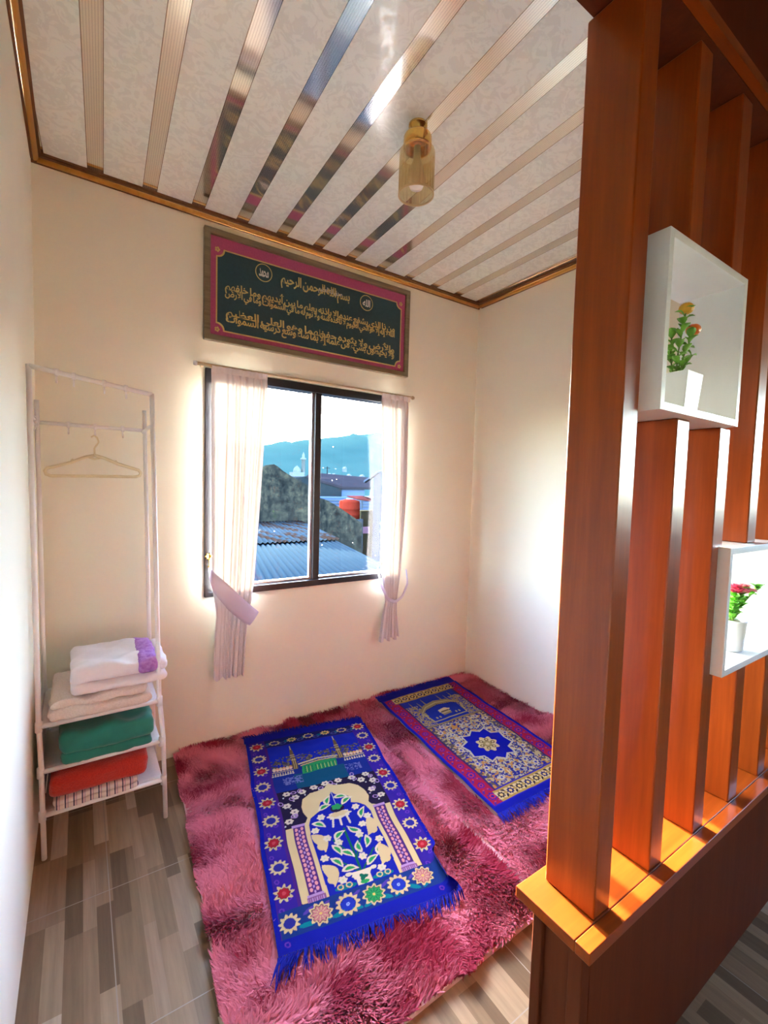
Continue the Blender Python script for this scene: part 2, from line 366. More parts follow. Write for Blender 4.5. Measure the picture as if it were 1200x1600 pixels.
# ------------------------------------------------------------------ window
win = thing('window_1', (WX0, .03, WZ0), 'black framed sliding window in the back wall, rooftops outside', 'window'); win['kind'] = 'structure'
y0, y1 = -.012, .07
b = MB(); fwid = .042
b.box(WX0, WX0+fwid, y0, y1, WZ0, WZ1); b.box(WX1-fwid, WX1, y0, y1, WZ0, WZ1); b.box(WX0+fwid, WX1-fwid, y0, y1, WZ0, WZ0+.035); b.box(WX0+fwid, WX1-fwid, y0, y1, WZ1-fwid, WZ1)
b.build('frame', BLACK, win, bevel=.002)
MX = 1.288
ALU = noisy('grey_sash_edge', (.30, .30, .32), (.36, .36, .38), 60, .3, metal=.6)
MB().box(MX-.010, MX+.030, .0, .05, WZ0+.035, WZ1-fwid).build('mullion', BLACK, win, bevel=.002)
MB().box(MX-.024, MX-.0105, .02, .045, WZ0+.035, WZ1-fwid).build('sash_stile', ALU, win)
b = MB(); b.box(WX0+fwid, MX-.024, .02, .045, WZ0+.035, WZ0+.048); b.box(MX+.030, WX1-fwid, .02, .045, WZ0+.035, WZ0+.048); b.build('bottom_rail', ALU, win)
MB().box(WX0+fwid, MX-.024, .031, .034, WZ0+.048, WZ1-fwid).build('pane', GLASS, win)
MB().box(MX+.030, WX1-fwid, .031, .034, WZ0+.048, WZ1-fwid).build('pane', GLASS, win)

# ------------------------------------------------------------------ slatted divider
div = thing('room_divider', (1.0, -1.87, 0), 'varnished brown wooden slatted divider on a low panelled base at right', 'room divider')
SP, SX, ST = .2285, 1.042, .061
SY0, SY1 = -1.9205, -1.800
LZ, HZ = .492, 2.37
B1 = dict(x0=1.134, x1=1.528, z0=1.566, z1=1.926); B2 = dict(x0=1.540, x1=1.930, z0=.918, z1=1.258)
BY0, BY1 = -1.947, -1.80
g = .001
for i in range(7):
    x0 = SX+SP*i; x1 = min(x0+ST, W-.002); b = MB()
    if i == 1: segs = [(x0, x1, LZ, B1['z0']-g), (x0, x1, B1['z1']+g, HZ)]
    elif i == 2:
        segs = [(x0, x1, B1['z1']+g, HZ)]; xn = B2['x0']-g      # notched round the lower box
        MB().prism([(x0, LZ), (x1, LZ), (x1, B2['z0']-g), (xn, B2['z0']-g), (xn, B2['z1']+g), (x1, B2['z1']+g), (x1, B1['z0']-g), (x0, B1['z0']-g)], 'y', SY0, SY1).build('slat', WOODZ, div, bevel=.003)
    elif i == 3: segs = [(x0, x1, LZ, B2['z0']-g), (x0, x1, B2['z1']+g, HZ)]
    else: segs = [(x0, x1, LZ, HZ)]
    for s_ in segs: MB().box(s_[0], s_[1], SY0, SY1, s_[2], s_[3]).build('slat', WOODZ, div, bevel=.004)
MB().box(.972, W-.001, -1.9235, -1.775, .466, LZ).build('ledge_board', WOODX, div, bevel=.002)
MB().box(.972, W-.001, -1.957, -1.9245, .466, LZ).build('ledge_nosing', WOODX, div, bevel=.002)
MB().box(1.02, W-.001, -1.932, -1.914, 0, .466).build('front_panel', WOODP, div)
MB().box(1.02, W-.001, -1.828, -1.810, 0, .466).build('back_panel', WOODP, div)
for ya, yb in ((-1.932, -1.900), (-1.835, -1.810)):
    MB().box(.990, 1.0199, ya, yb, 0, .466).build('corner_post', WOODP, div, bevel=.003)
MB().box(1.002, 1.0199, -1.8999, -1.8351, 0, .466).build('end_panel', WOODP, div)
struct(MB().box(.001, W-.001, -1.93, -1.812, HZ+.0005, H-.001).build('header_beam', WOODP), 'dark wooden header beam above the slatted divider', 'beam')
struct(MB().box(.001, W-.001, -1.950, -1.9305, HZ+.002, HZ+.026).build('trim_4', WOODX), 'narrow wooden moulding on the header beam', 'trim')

# display boxes set between the slats
def shadow_box(d, label):
    o = thing('display_box', ((d['x0']+d['x1'])/2, (BY0+BY1)/2, d['z0']), label, 'display box', 'white display boxes in the divider')
    w = .017
    MB().box(d['x0'], d['x0']+w, BY0, BY1, d['z0'], d['z1']).build('side_board', WHITEP, o, bevel=.001)
    MB().box(d['x1']-w, d['x1'], BY0, BY1, d['z0'], d['z1']).build('side_board', WHITEP, o, bevel=.001)
    MB().box(d['x0']+w, d['x1']-w, BY0, BY1, d['z0'], d['z0']+w).build('bottom_board', WHITEP, o, bevel=.001)
    MB().box(d['x0']+w, d['x1']-w, BY0, BY1, d['z1']-w, d['z1']).build('top_board', WHITEP, o, bevel=.001)
    return o
shadow_box(B1, 'higher white square display box in the divider, holding the orange-budded plant')
shadow_box(B2, 'lower white square display box in the divider, holding the pink-flowered plant')

# potted plants
def leaf(b, p, d, l, w):
    d = Vector(d).normalized(); p = Vector(p); a = Vector((0, 0, 1)) if abs(d.z) < .9 else Vector((1, 0, 0))
    u = d.cross(a).normalized(); n = u.cross(d)
    pts = []
    for tt, ww in ((0, .12), (.25, .8), (.5, 1), (.75, .75), (1, .06)):
        c = p+d*l*tt+n*(.18*l*math.sin(tt*math.pi))
        pts.append([c-u*w*ww+n*w*ww*.35, c, c+u*w*ww+n*w*ww*.35])
    b.grid(pts)
def plant_stem(par, pts, leafmat, nleaf, ll, lw_, seed, r=.0018):
    rr = random.Random(seed)
    MB().tube(pts, r, 6).build('stem', STEM, par, smooth=True)
    b = MB(); pts = [Vector(p) for p in pts]
    for k in range(nleaf):
        tt = .12+.85*k/max(1, nleaf-1); f = tt*(len(pts)-1); i = min(int(f), len(pts)-2); p = pts[i].lerp(pts[i+1], f-i)
        a = k*2.4+rr.random(); leaf(b, p, (math.cos(a), math.sin(a)*.8, .35+.4*rr.random()), ll*(.75+.5*rr.random()), lw_*(.8+.4*rr.random()))
    return b.build('foliage', leafmat, par, smooth=True, solid=.0006)
c = Vector((1.335, -1.885, B1['z0']+.018))
pl = thing('potted_plant', c, 'small artificial plant with orange and yellow buds in a white square pot', 'potted plant')
b = MB(); a, a2, h = .033, .040, .092
for (q, z) in (): pass
b.add([(c.x-a, c.y-a, c.z), (c.x+a, c.y-a, c.z), (c.x+a, c.y+a, c.z), (c.x-a, c.y+a, c.z), (c.x-a2, c.y-a2, c.z+h), (c.x+a2, c.y-a2, c.z+h), (c.x+a2, c.y+a2, c.z+h), (c.x-a2, c.y+a2, c.z+h),
       (c.x-a2+.004, c.y-a2+.004, c.z+h), (c.x+a2-.004, c.y-a2+.004, c.z+h), (c.x+a2-.004, c.y+a2-.004, c.z+h), (c.x-a2+.004, c.y+a2-.004, c.z+h),
       (c.x-a2+.006, c.y-a2+.006, c.z+h-.012), (c.x+a2-.006, c.y-a2+.006, c.z+h-.012), (c.x+a2-.006, c.y+a2-.006, c.z+h-.012), (c.x-a2+.006, c.y+a2-.006, c.z+h-.012)],
      [(3, 2, 1, 0)]+[(i, (i+1) % 4, 4+(i+1) % 4, 4+i) for i in range(4)]+[(4+i, 4+(i+1) % 4, 8+(i+1) % 4, 8+i) for i in range(4)]+[(8+i, 8+(i+1) % 4, 12+(i+1) % 4, 12+i) for i in range(4)])
b.build('pot', WHITEP, pl, bevel=.002)
MB().box(c.x-.033, c.x+.033, c.y-.033, c.y+.033, c.z+h-.014, c.z+h-.011).build('soil', SOIL, pl)
z0 = c.z+h-.012
s1 = [(c.x-.008, c.y, z0), (c.x-.014, c.y-.005, z0+.06), (c.x-.006, c.y-.008, z0+.115), (c.x+.004, c.y-.008, z0+.155)]
s2 = [(c.x+.004, c.y-.004, z0), (c.x+.0, c.y-.01, z0+.05), (c.x+.02, c.y-.012, z0+.085), (c.x+.034, c.y-.012, z0+.118)]
s3 = [(c.x-.002, c.y, z0), (c.x+.012, c.y-.006, z0+.03), (c.x+.040, c.y-.012, z0+.062)]
s4 = [(c.x-.006, c.y+.004, z0), (c.x-.016, c.y+.01, z0+.05), (c.x-.012, c.y+.012, z0+.11)]
for k, s_ in enumerate((s1, s2, s3, s4)): plant_stem(pl, s_, LEAF, (13, 12, 7, 11)[k], .026, .0095, 10+k)
def bud(par, p, m, r_):
    f = MB()
    for k in range(6):
        a = k*math.pi/3; f.ico((p[0]+.35*r_*math.cos(a), p[1]+.35*r_*math.sin(a), p[2]), r_*.72, 2, (1, 1, 1.15))
    return f.build('bud', m, par, smooth=True)
bud(pl, (s1[-1][0]+.002, s1[-1][1], s1[-1][2]+.010), YELLOW, .015)['label'] = 'yellow-orange bud'
bud(pl, (s2[-1][0]+.004, s2[-1][1], s2[-1][2]+.004), ORANGE, .015)['label'] = 'orange bud'

c = Vector((1.765, -1.885, B2['z0']+.018))
pl = thing('potted_plant', c, 'small artificial plant with pink rose flowers in a round white pot', 'potted plant')
MB().lathe([(.001, 0), (.030, 0), (.032, .004), (.037, .085), (.0385, .086), (.0385, .092), (.0345, .092), (.033, .08)], c, 32).build('pot', WHITEP, pl, smooth=True)
MB().lathe([(.0001, .082), (.034, .082)], c, 24).build('soil', SOIL, pl)
z0 = c.z+.082
st = [[(c.x-.004, c.y, z0), (c.x-.012, c.y-.004, z0+.05), (c.x-.016, c.y-.008, z0+.098)],
      [(c.x+.002, c.y, z0), (c.x+.010, c.y-.006, z0+.05), (c.x+.032, c.y-.010, z0+.092)],
      [(c.x+.004, c.y, z0), (c.x+.03, c.y-.008, z0+.045), (c.x+.085, c.y-.016, z0+.075), (c.x+.135, c.y-.02, z0+.09)],
      [(c.x, c.y+.004, z0), (c.x+.012, c.y+.008, z0+.04), (c.x+.035, c.y+.006, z0+.07)],
      [(c.x-.006, c.y-.004, z0), (c.x-.018, c.y-.008, z0+.035), (c.x-.022, c.y-.01, z0+.07)]]
for k, s_ in enumerate(st): plant_stem(pl, s_, LEAFB, (12, 14, 13, 12, 10)[k], .030, .011, 30+k)
def rose(par, p, m, r_):
    f = MB()
    for ring, (n, rr, tilt) in enumerate(((5, .35, .2), (6, .7, .55), (7, 1.0, 1.0))):
        for k in range(n):
            a = 2*math.pi*k/n+ring*.5; leaf(f, (p[0], p[1], p[2]-.3*r_), (math.cos(a)*tilt, math.sin(a)*tilt, 1.1-.75*tilt), r_*(.9+.35*tilt), r_*.48)
    return f.build('flower', m, par, smooth=True, solid=.0006)
rose(pl, st[0][-1], ROSED, .030)['label'] = 'deep pink flower'
rose(pl, st[1][-1], ROSE, .034)['label'] = 'pale pink flower'

# ------------------------------------------------------------------ ceiling lamp
lc = Vector((1.183, -1.03, H))
lamp = thing('ceiling_lamp', lc, 'gold capped ceiling lamp with fluted amber glass cylinder', 'lamp')
MB().lathe([(.0001, -.0005), (.034, -.0005), (.034, -.008), (.020, -.020), (.016, -.034), (.022, -.038), (.048, -.040), (.051, -.046), (.051, -.078), (.048, -.086), (.044, -.086)], lc, 40).build('cap', GOLD, lamp, smooth=True)
MB().lathe([(.046, -.080), (.062, -.092), (.064, -.1), (.064, -.245), (.061, -.245), (.061, -.1)], lc, 96, .018, 24).build('glass_shade', AMBER, lamp, smooth=True)
MB().lathe([(.0655, -.241), (.0655, -.247), (.060, -.247), (.060, -.241), (.0655, -.241)], lc, 48).build('rim', newmat('amber_rim', (.45, .33, .15), .3), lamp, smooth=True)
MB().lathe([(.012, -.075), (.014, -.12), (.024, -.15), (.031, -.185), (.031, -.20), (.023, -.220), (.0001, -.227)], lc, 32).build('bulb', BULB, lamp, smooth=True)

# ------------------------------------------------------------------ calligraphy picture
PX0, PX1, PZ0, PZ1 = .664, 1.907, 2.090, 2.628
pic = thing('framed_calligraphy', ((PX0+PX1)/2, -.012, PZ0), 'wide framed gold Arabic calligraphy on dark green velvet above the window', 'picture')
def ringframe(b, x0, x1, z0, z1, w, ya, yb):
    o = [(x0, z0), (x1, z0), (x1, z1), (x0, z1)]; i_ = [(x0+w, z0+w), (x1-w, z0+w), (x1-w, z1-w), (x0+w, z1-w)]
    vs = [(p[0], ya, p[1]) for p in o]+[(p[0], ya, p[1]) for p in i_]+[(p[0], yb, p[1]) for p in o]+[(p[0], yb, p[1]) for p in i_]
    fs = []
    for k in range(4):
        j = (k+1) % 4; fs += [(k, j, 4+j, 4+k), (8+k, 12+k, 12+j, 8+j), (k, 8+k, 8+j, j), (4+k, 4+j, 12+j, 12+k)]
    return b.add(vs, fs)
ringframe(MB(), PX0, PX1, PZ0, PZ1, .030, -.030, -.001).build('frame', FRAMEW, pic, bevel=.004)
MB().box(PX0+.030, PX1-.030, -.014, -.004, PZ0+.030, PZ1-.030).build('mount_board', PINKB, pic)['label'] = 'magenta mount'
VX0, VX1, VZ0, VZ1 = .728, 1.842, 2.150, 2.536
def notched(x0, x1, z0, z1, r_):
    """rectangle whose corners step inwards"""
    p = []
    for cx, cz, a0 in ((x0, z0, 90), (x1, z0, 180), (x1, z1, 270), (x0, z1, 0)):
        pass
    def arc(cx, cz, a1, a2): return [(cx+r_*math.cos(R(a1+(a2-a1)*k/6)), cz+r_*math.sin(R(a1+(a2-a1)*k/6))) for k in range(7)]
    p += arc(x0, z0, 90, 0); p += arc(x1, z0, 180, 90); p += arc(x1, z1, 270, 180); p += arc(x0, z1, 360, 270)
    return p
MB().prism(notched(VX0, VX1, VZ0, VZ1, .035), 'y', -.0165, -.0141).build('velvet_panel', VELVET, pic)
b = MB(); o_ = notched(VX0-.006, VX1+.006, VZ0-.006, VZ1+.006, .036); i_ = notched(VX0, VX1, VZ0, VZ1, .036); n = len(o_)
b.add([(p[0], -.0185, p[1]) for p in o_]+[(p[0], -.0185, p[1]) for p in i_]+[(p[0], -.0142, p[1]) for p in o_], [(k, (k+1) % n, n+(k+1) % n, n+k) for k in range(n)]+[(k, 2*n+k, 2*n+(k+1) % n, (k+1) % n) for k in range(n)])
for cx, cz in ((VX0, VZ0), (VX1, VZ0), (VX1, VZ1), (VX0, VZ1)):
    for a in range(5):
        aa = R(a*72); b.ico((cx+.008*math.cos(aa), -.017, cz+.008*math.sin(aa)), .006, 1, (1, .3, 1))
b.build('gold_border', GOLDTX, pic)
# Arabic lettering: shape the letters with presentation forms
FORMS = {}
for cp in range(0xFE70, 0xFEFD):
    dcmp = unicodedata.decomposition(chr(cp)).split()
    if len(dcmp) >= 2 and dcmp[0] in ('<isolated>', '<initial>', '<medial>', '<final>'):
        FORMS[(tuple(int(h_, 16) for h_ in dcmp[1:]), dcmp[0][1:-1])] = chr(cp)
def shape(word):
    units = []; k = 0; cs = [ord(ch) for ch in word]
    while k < len(cs):
        if cs[k] == 0x644 and k+1 < len(cs) and ((0x644, cs[k+1]), 'isolated') in FORMS: units.append((0x644, cs[k+1])); k += 2
        else: units.append((cs[k],)); k += 1
    res_ = []
    for i, u_ in enumerate(units):
        prev = i > 0 and (units[i-1], 'initial') in FORMS and (u_, 'final') in FORMS
        nxt = i+1 < len(units) and (u_, 'initial') in FORMS and (units[i+1], 'final') in FORMS
        f_ = 'medial' if prev and nxt else 'final' if prev else 'initial' if nxt else 'isolated'
        res_.append(FORMS.get((u_, f_)) or FORMS.get((u_, 'isolated')) or ''.join(chr(x) for x in u_))
    return ''.join(res_)[::-1]
def shaped(txt): return ' '.join(shape(w_) for w_ in txt.split()[::-1])
def text_faces(txt, x0, x1, z0, z1, yf, bold=0.0):
    """lettering fitted to a box, as a thin raised mesh"""
    cu = bpy.data.curves.new('lettering', 'FONT'); cu.body = txt; cu.extrude = .02; cu.offset = bold; cu.resolution_u = 3
    cu.space_word = .55; cu.space_character = .97
    o = bpy.data.objects.new('lettering', cu); COL.objects.link(o); bpy.context.view_layer.update()
    me = bpy.data.meshes.new_from_object(o.evaluated_get(bpy.context.evaluated_depsgraph_get()))
    vs = [tuple(v.co) for v in me.vertices]; fs = [tuple(p.vertices) for p in me.polygons]
    bpy.data.objects.remove(o); bpy.data.curves.remove(cu); bpy.data.meshes.remove(me)
    xs = [v[0] for v in vs]; ys = [v[1] for v in vs]; zs = [v[2] for v in vs]
    sx = (x1-x0)/(max(xs)-min(xs)); sz = (z1-z0)/(max(ys)-min(ys)); zm = max(zs)
    return [(x0+(v[0]-min(xs))*sx, yf+(zm-v[2])*.03, z0+(v[1]-min(ys))*sz) for v in vs], fs
L1a = 'الله لا إله إلا هو الحي القيوم لا تأخذه سنة ولا نوم له ما في السموات وما في الأرض'
L1b = 'من ذا الذي يشفع عنده إلا بإذنه يعلم ما بين أيديهم وما خلفهم'
L2a = 'ولا يحيطون بشيء من علمه إلا بما شاء وسع كرسيه السموات'
L2b = 'والأرض ولا يئوده حفظهما وهو العلي العظيم'
yf = -.0185
def lettering(lines, mat, par, name='lettering'):
    b = MB()
    for (txt, x0, x1, z0, z1, bd) in lines:
        v_, f_ = text_faces(shaped(txt), x0, x1, z0, z1, yf, bd); b.add(v_, f_)
    return b.build(name, mat, par, recalc=False)
lettering([(L1a, .765, 1.80, 2.302, 2.366, .022), (L1b, .765, 1.80, 2.333, 2.402, .022)], GOLDTX, pic, 'inscription')
lettering([(L2a, .770, 1.80, 2.174, 2.238, .022), (L2b, .770, 1.80, 2.205, 2.274, .022)], GOLDTX, pic, 'inscription')
lettering([('بسم الله الرحمن الرحيم', 1.055, 1.475, 2.435, 2.515, .02)], GOLDTX, pic, 'inscription')
lettering([('صدق الله العظيم', 1.275, 1.425, 2.462, 2.505, .012)], SILVTX, pic, 'inscription')['label'] = 'silver lettering'
def medallion(cx, cz, txt):
    b = MB(); n = 40
    for ro, ri in ((.045, .041),):
        b.add([(cx+ro*math.cos(2*math.pi*k/n), yf, cz+ro*math.sin(2*math.pi*k/n)) for k in range(n)]+[(cx+ri*math.cos(2*math.pi*k/n), yf, cz+ri*math.sin(2*math.pi*k/n)) for k in range(n)]+[(cx+ro*math.cos(2*math.pi*k/n), -.0165, cz+ro*math.sin(2*math.pi*k/n)) for k in range(n)],
              [(k, (k+1) % n, n+(k+1) % n, n+k) for k in range(n)]+[(k, 2*n+k, 2*n+(k+1) % n, (k+1) % n) for k in range(n)])
    m_ = b.build('medallion', GOLDTX, pic)
    q = lettering([(txt, cx-.026, cx+.026, cz-.022, cz+.020, .02)], SILVTX, m_)
medallion(.962, 2.486, 'محمد'); medallion(1.590, 2.482, 'الله')
for xx in (.80, 1.80):
    MB().tube([(xx-.012, -.006, PZ1-.002), (xx-.010, -.006, PZ1+.008), (xx+.010, -.006, PZ1+.008), (xx+.012, -.006, PZ1-.002)], .003, 6).build('hanger_loop', FRAMEW, pic)

# ------------------------------------------------------------------ curtains
RODZ, RODY = 1.960, -.050
rod = thing('curtain_rod', (1.27, RODY, RODZ), 'thin beige curtain rod above the window', 'curtain rod')
MB().tube([(.628, RODY, RODZ), (1.925, RODY, RODZ)], .008, 14).build('rod', ROD, rod, smooth=True)
for xx, sgn in ((.628, -1), (1.925, 1)):
    MB().tube([(xx, RODY, RODZ), (xx+sgn*.004, RODY, RODZ), (xx+sgn*.016, RODY, RODZ)], [.009, .0115, .010], 14).build('end_cap', WHITEP if sgn < 0 else ROD, rod, smooth=True)
    MB().box(xx-sgn*.03-.006, xx-sgn*.03+.006, RODY-.004, -.001, RODZ-.004, RODZ+.006).build('bracket', ROD, rod)
def curtain(keys, npl, amp, label, seed, flat=0):
    """keys: (z, left, right, depth amplitude factor, y)"""
    zs = [k[0] for k in keys][::-1]
    def ip(z, j): return float(np.interp(z, zs, [k[j] for k in keys][::-1]))
    cu = thing('curtain', (keys[0][1], RODY, keys[-1][0]), label, 'curtain', 'white sheer curtains')
    nr, nc = 90, 150; rows = []
    for i in range(nr+1):
        z = keys[0][0]+(keys[-1][0]-keys[0][0])*i/nr; l_, r_, af, y = (ip(z, j) for j in (1, 2, 3, 4)); row = []
        for j in range(nc+1):
            s_ = j/nc; ph = 2*math.pi*npl*(s_+.035*math.sin(5*s_+seed)+.012*math.sin(z*4+s_*9+seed))
            wt = 1 if not flat else .12+.88*min(1, max(0, (s_-flat*.5)/flat))
            dy = amp*af*wt*(math.sin(ph)+.35*math.sin(2.3*ph+seed+z))
            hem = .010*math.sin(ph*.5+seed)*(1 if i == nr else 0)
            row.append((l_+(r_-l_)*s_+.25*amp*af*wt*math.cos(ph), y+dy, z+hem))
        rows.append(row)
    MB().grid(rows).build('sheer_panel', VOILE, cu, smooth=True, recalc=False)
    rows = []
    for i in range(7):
        z = keys[0][0]+.012-.030*i/6; row = []
        for j in range(nc+1):
            s_ = j/nc; ph = 2*math.pi*npl*(s_+.035*math.sin(5*s_+seed))
            row.append((keys[0][1]+(keys[0][2]-keys[0][1])*s_, RODY-.0115-.006*(1+math.sin(ph))*.6, z))
        rows.append(row)
    MB().grid(rows).build('gathered_heading', VOILE, cu, smooth=True, recalc=False)
    return cu
curtain([(1.945, .693, .972, .55, -.052), (1.88, .695, .975, .9, -.052), (1.24, .698, .938, 1, -.054), (.86, .700, .912, .9, -.058), (.76, .716, .898, .6, -.058), (.70, .722, .882, .5, -.054), (.60, .716, .878, .8, -.048), (.37, .712, .866, 1, -.044)], 7, .012, 'wider white sheer curtain tied back at the left side of the window', 1.3, .34)
curtain([(1.945, 1.690, 1.902, .55, -.052), (1.88, 1.690, 1.905, .9, -.052), (1.39, 1.722, 1.905, 1, -.054), (.90, 1.715, 1.880, .9, -.058), (.76, 1.735, 1.862, .7, -.062), (.665, 1.752, 1.846, .5, -.064), (.58, 1.742, 1.856, .8, -.054), (.405, 1.722, 1.886, 1, -.047)], 6, .011, 'narrow white sheer curtain gathered at the right side of the window', 2.9)
def band(upper, lower, name, label, mat, cols=24):
    def rs(pl_, k):
        d_ = [0]
        for a, c_ in zip(pl_, pl_[1:]): d_.append(d_[-1]+(Vector(c_)-Vector(a)).length)
        x = k*d_[-1]; return [float(np.interp(x, d_, [q[m] for q in pl_])) for m in range(3)]
    rows = []
    for k in range(cols+1):
        a, c_ = Vector(rs(upper, k/cols)), Vector(rs(lower, k/cols)); rows.append([a.lerp(c_, q/6)+Vector((0, -.008*math.sin(math.pi*q/6), 0)) for q in range(7)])
    o = MB().grid(rows).build(name, mat, None, smooth=True, solid=.002, recalc=False)
    return tag(o, label, 'curtain tieback', 'curtain tiebacks')
TIE = bpy.data.materials.new('lilac_white_voile'); TIE.use_nodes = True; t = NT(TIE)
d = t.new('ShaderNodeBsdfDiffuse'); d.inputs[0].default_value = (.78, .72, .80, 1); tl = t.new('ShaderNodeBsdfTranslucent'); tl.inputs[0].default_value = (.8, .74, .84, 1)
m1 = t.new('ShaderNodeMixShader'); m1.inputs[0].default_value = .35; t.link(d.outputs[0], m1.inputs[1]); t.link(tl.outputs[0], m1.inputs[2])
m2 = t.new('ShaderNodeMixShader'); m2.inputs[0].default_value = .10; t.link(m1.outputs[0], m2.inputs[1]); t.link(t.new('ShaderNodeBsdfTransparent').outputs[0], m2.inputs[2])
t.link(m2.outputs[0], [n for n in t.n if n.type == 'OUTPUT_MATERIAL'][0].inputs[0])
band([(.693, -.030, .965), (.700, -.070, .945), (.760, -.094, .885), (.840, -.100, .800), (.905, -.096, .735), (.938, -.070, .705), (.930, -.040, .715)],
     [(.688, -.030, .955), (.686, -.070, .900), (.700, -.094, .840), (.770, -.100, .745), (.850, -.096, .665), (.893, -.070, .640), (.890, -.040, .650)],
     'curtain_tieback', 'wide lilac-white voile band sweeping across the left curtain', TIE)
band([(1.712, -.028, .880), (1.704, -.062, .850), (1.706, -.094, .780), (1.748, -.104, .698), (1.800, -.106, .672), (1.855, -.100, .698), (1.915, -.070, .770), (1.930, -.030, .850)],
     [(1.708, -.028, .868), (1.696, -.062, .835), (1.696, -.094, .765), (1.742, -.104, .676), (1.800, -.106, .652), (1.862, -.100, .680), (1.925, -.070, .755), (1.938, -.030, .840)],
     'curtain_tieback', 'thin white loop of voile around the right curtain', TIE)
hk = thing('tieback_hook', (.693, -.012, .985), 'small ornate metal tieback hook on the left window frame', 'hook')
b = MB(); b.lathe([(.0001, 0), (.010, .001), (.012, .004)], (0, 0, 0), 16); b.v = [(.693+p[0], -.0125-p[2], 1.012+p[1]) for p in b.v]
for a in range(6): b.ico((.693+.013*math.cos(a*math.pi/3), -.017, 1.012+.013*math.sin(a*math.pi/3)), .006, 1, (1, .6, 1))
b.build('rosette', GOLD, hk, smooth=True)
MB().tube([(.693, -.016, 1.0), (.695, -.028, .985), (.693, -.034, .968), (.690, -.030, .955), (.689, -.022, .962)], .0035, 8).build('hook_wire', GOLD, hk, smooth=True)

# ------------------------------------------------------------------ clothes rack
rk = thing('clothes_rack', (.21, -.27, 0), 'white tubular clothes rack with three sheet shelves in the left corner', 'clothes rack')
RX0, RX1, RY0, RY1 = .011, .405, -.430, -.105
TR = .0085
for (xx, yy_, zt, xb) in ((RX0, RY0, 1.775, .030), (RX1-.018, RY0, 1.725, .434), (RX0, RY1, 1.70, .030), (RX1-.010, RY1, 1.70, .434)):
    MB().tube([(xb, yy_, 0), (xb*.8+xx*.2, yy_, .35), (xb*.5+xx*.5, yy_, .52), (xx, yy_, zt)], TR, 12).build('upright', RACKW, rk, smooth=True)
def px_(z, side):  # x of an upright at a height
    a, c_ = ((.030, RX0) if side == 0 else (.434, RX1-.018)); return float(np.interp(z, [0, .52, 1.7], [a, a*.5+c_*.5, c_]))
MB().tube([(RX0, RY0, 1.770), (RX1-.018, RY0, 1.722)], TR, 12).build('top_rail', RACKW, rk, smooth=True)
MB().tube([(RX0, RY1, 1.612), (RX1-.010, RY1, 1.612)], TR*.9, 12).build('rear_rail', RACKW, rk, smooth=True)
for s_ in (0, 1):
    MB().tube([(px_(1.6, s_), RY0, 1.605), (px_(1.6, s_), RY1, 1.605)], TR*.8, 10).build('side_rail', RACKW, rk, smooth=True)
for z in (.500, .330, .165):
    x0, x1 = px_(z, 0), px_(z, 1)
    MB().tube([(x0, RY0, z), (x1, RY0, z)], TR, 12).build('shelf_rail', RACKW, rk, smooth=True)
    MB().tube([(x0, RY1, z), (x1, RY1, z)], TR, 12).build('shelf_rail', RACKW, rk, smooth=True)
    rows = []
    for i in range(13):
        row = []
        for j in range(11):
            u_, v_ = i/12, j/10; sag = .010*math.sin(math.pi*u_)*math.sin(math.pi*v_)
            row.append((x0+.004+(x1-x0-.008)*u_, RY0+.006+(RY1-RY0-.012)*v_, z+.004-sag))
        rows.append(row)
    MB().grid(rows).build('shelf_sheet', SHEET, rk, smooth=True, solid=.002)
    for s_, xx in ((0, x0), (1, x1)):
        for yy_ in (RY0, RY1): MB().tube([(xx, yy_, z-.018), (xx, yy_, z+.018)], TR*1.35, 12).build('tube_joint', RACKW, rk, smooth=True)
for s_ in (0, 1):      # sheet side panels hang between front and rear uprights
    rows = []
    for i in range(9):
        z = .17+.33*i/8; xx = px_(z, s_)
        rows.append([(xx+(.0 if s_ else 0), RY0+.012+(RY1-RY0-.024)*j/6, z) for j in range(7)])
    if s_ == 0: MB().grid(rows).build('side_sheet', SHEET, rk, smooth=True, solid=.0015)
# hooks
def hook_mesh(name, x, y, z, par=None, along='x'):
    b = MB(); n = 14
    ring = [(0, .0105*math.cos(a), .0105*math.sin(a)) for a in [2*math.pi*k/n for k in range(n)]]
    def tr(p): return (x+p[0], y+p[1], z+p[2]) if along == 'x' else (x+p[1], y+p[0], z+p[2])
    b.lathe([(.0092, -.006), (.0125, -.006), (.0125, .006), (.0092, .006), (.0092, -.006)], (0, 0, 0), 18); b.v = [tr((p[2], p[0], p[1])) for p in b.v]
    pts = [(0, 0, -.012), (0, .001, -.022), (0, -.005, -.034), (0, -.014, -.038), (0, -.022, -.032), (0, -.024, -.024)]
    b.tube([tr(p) for p in pts], .003, 8)
    return b.build(name, RACKW, par, smooth=True)
pos4 = ['first from the left', 'second from the left', 'third from the left', 'rightmost']
for k, xx in enumerate((.088, .138, .230, .300)):
    z = 1.770-(xx-RX0)/(RX1-.018-RX0)*.048
    tag(hook_mesh('plastic_hook', xx, RY0, z), f'white plastic hook on the top front rail of the rack, {pos4[k]}', 'hook', 'hooks on the rack rails')
for k, (xx, lab) in enumerate(((.115, 'left of the hanger'), (.208, 'carrying the clothes hanger'), (.310, 'right of the hanger'))):
    tag(hook_mesh('plastic_hook', xx, RY1, 1.612), f'white plastic hook on the rear rail of the rack, {lab}', 'hook', 'hooks on the rack rails')
for k, (yy_, lab) in enumerate(((-.30, 'nearer'), (-.20, 'farther'))):
    tag(hook_mesh('plastic_hook', px_(1.6, 0), yy_, 1.605, None, 'y'), f'white plastic hook on the left side rail of the rack, {lab} of the two', 'hook', 'hooks on the rack rails')
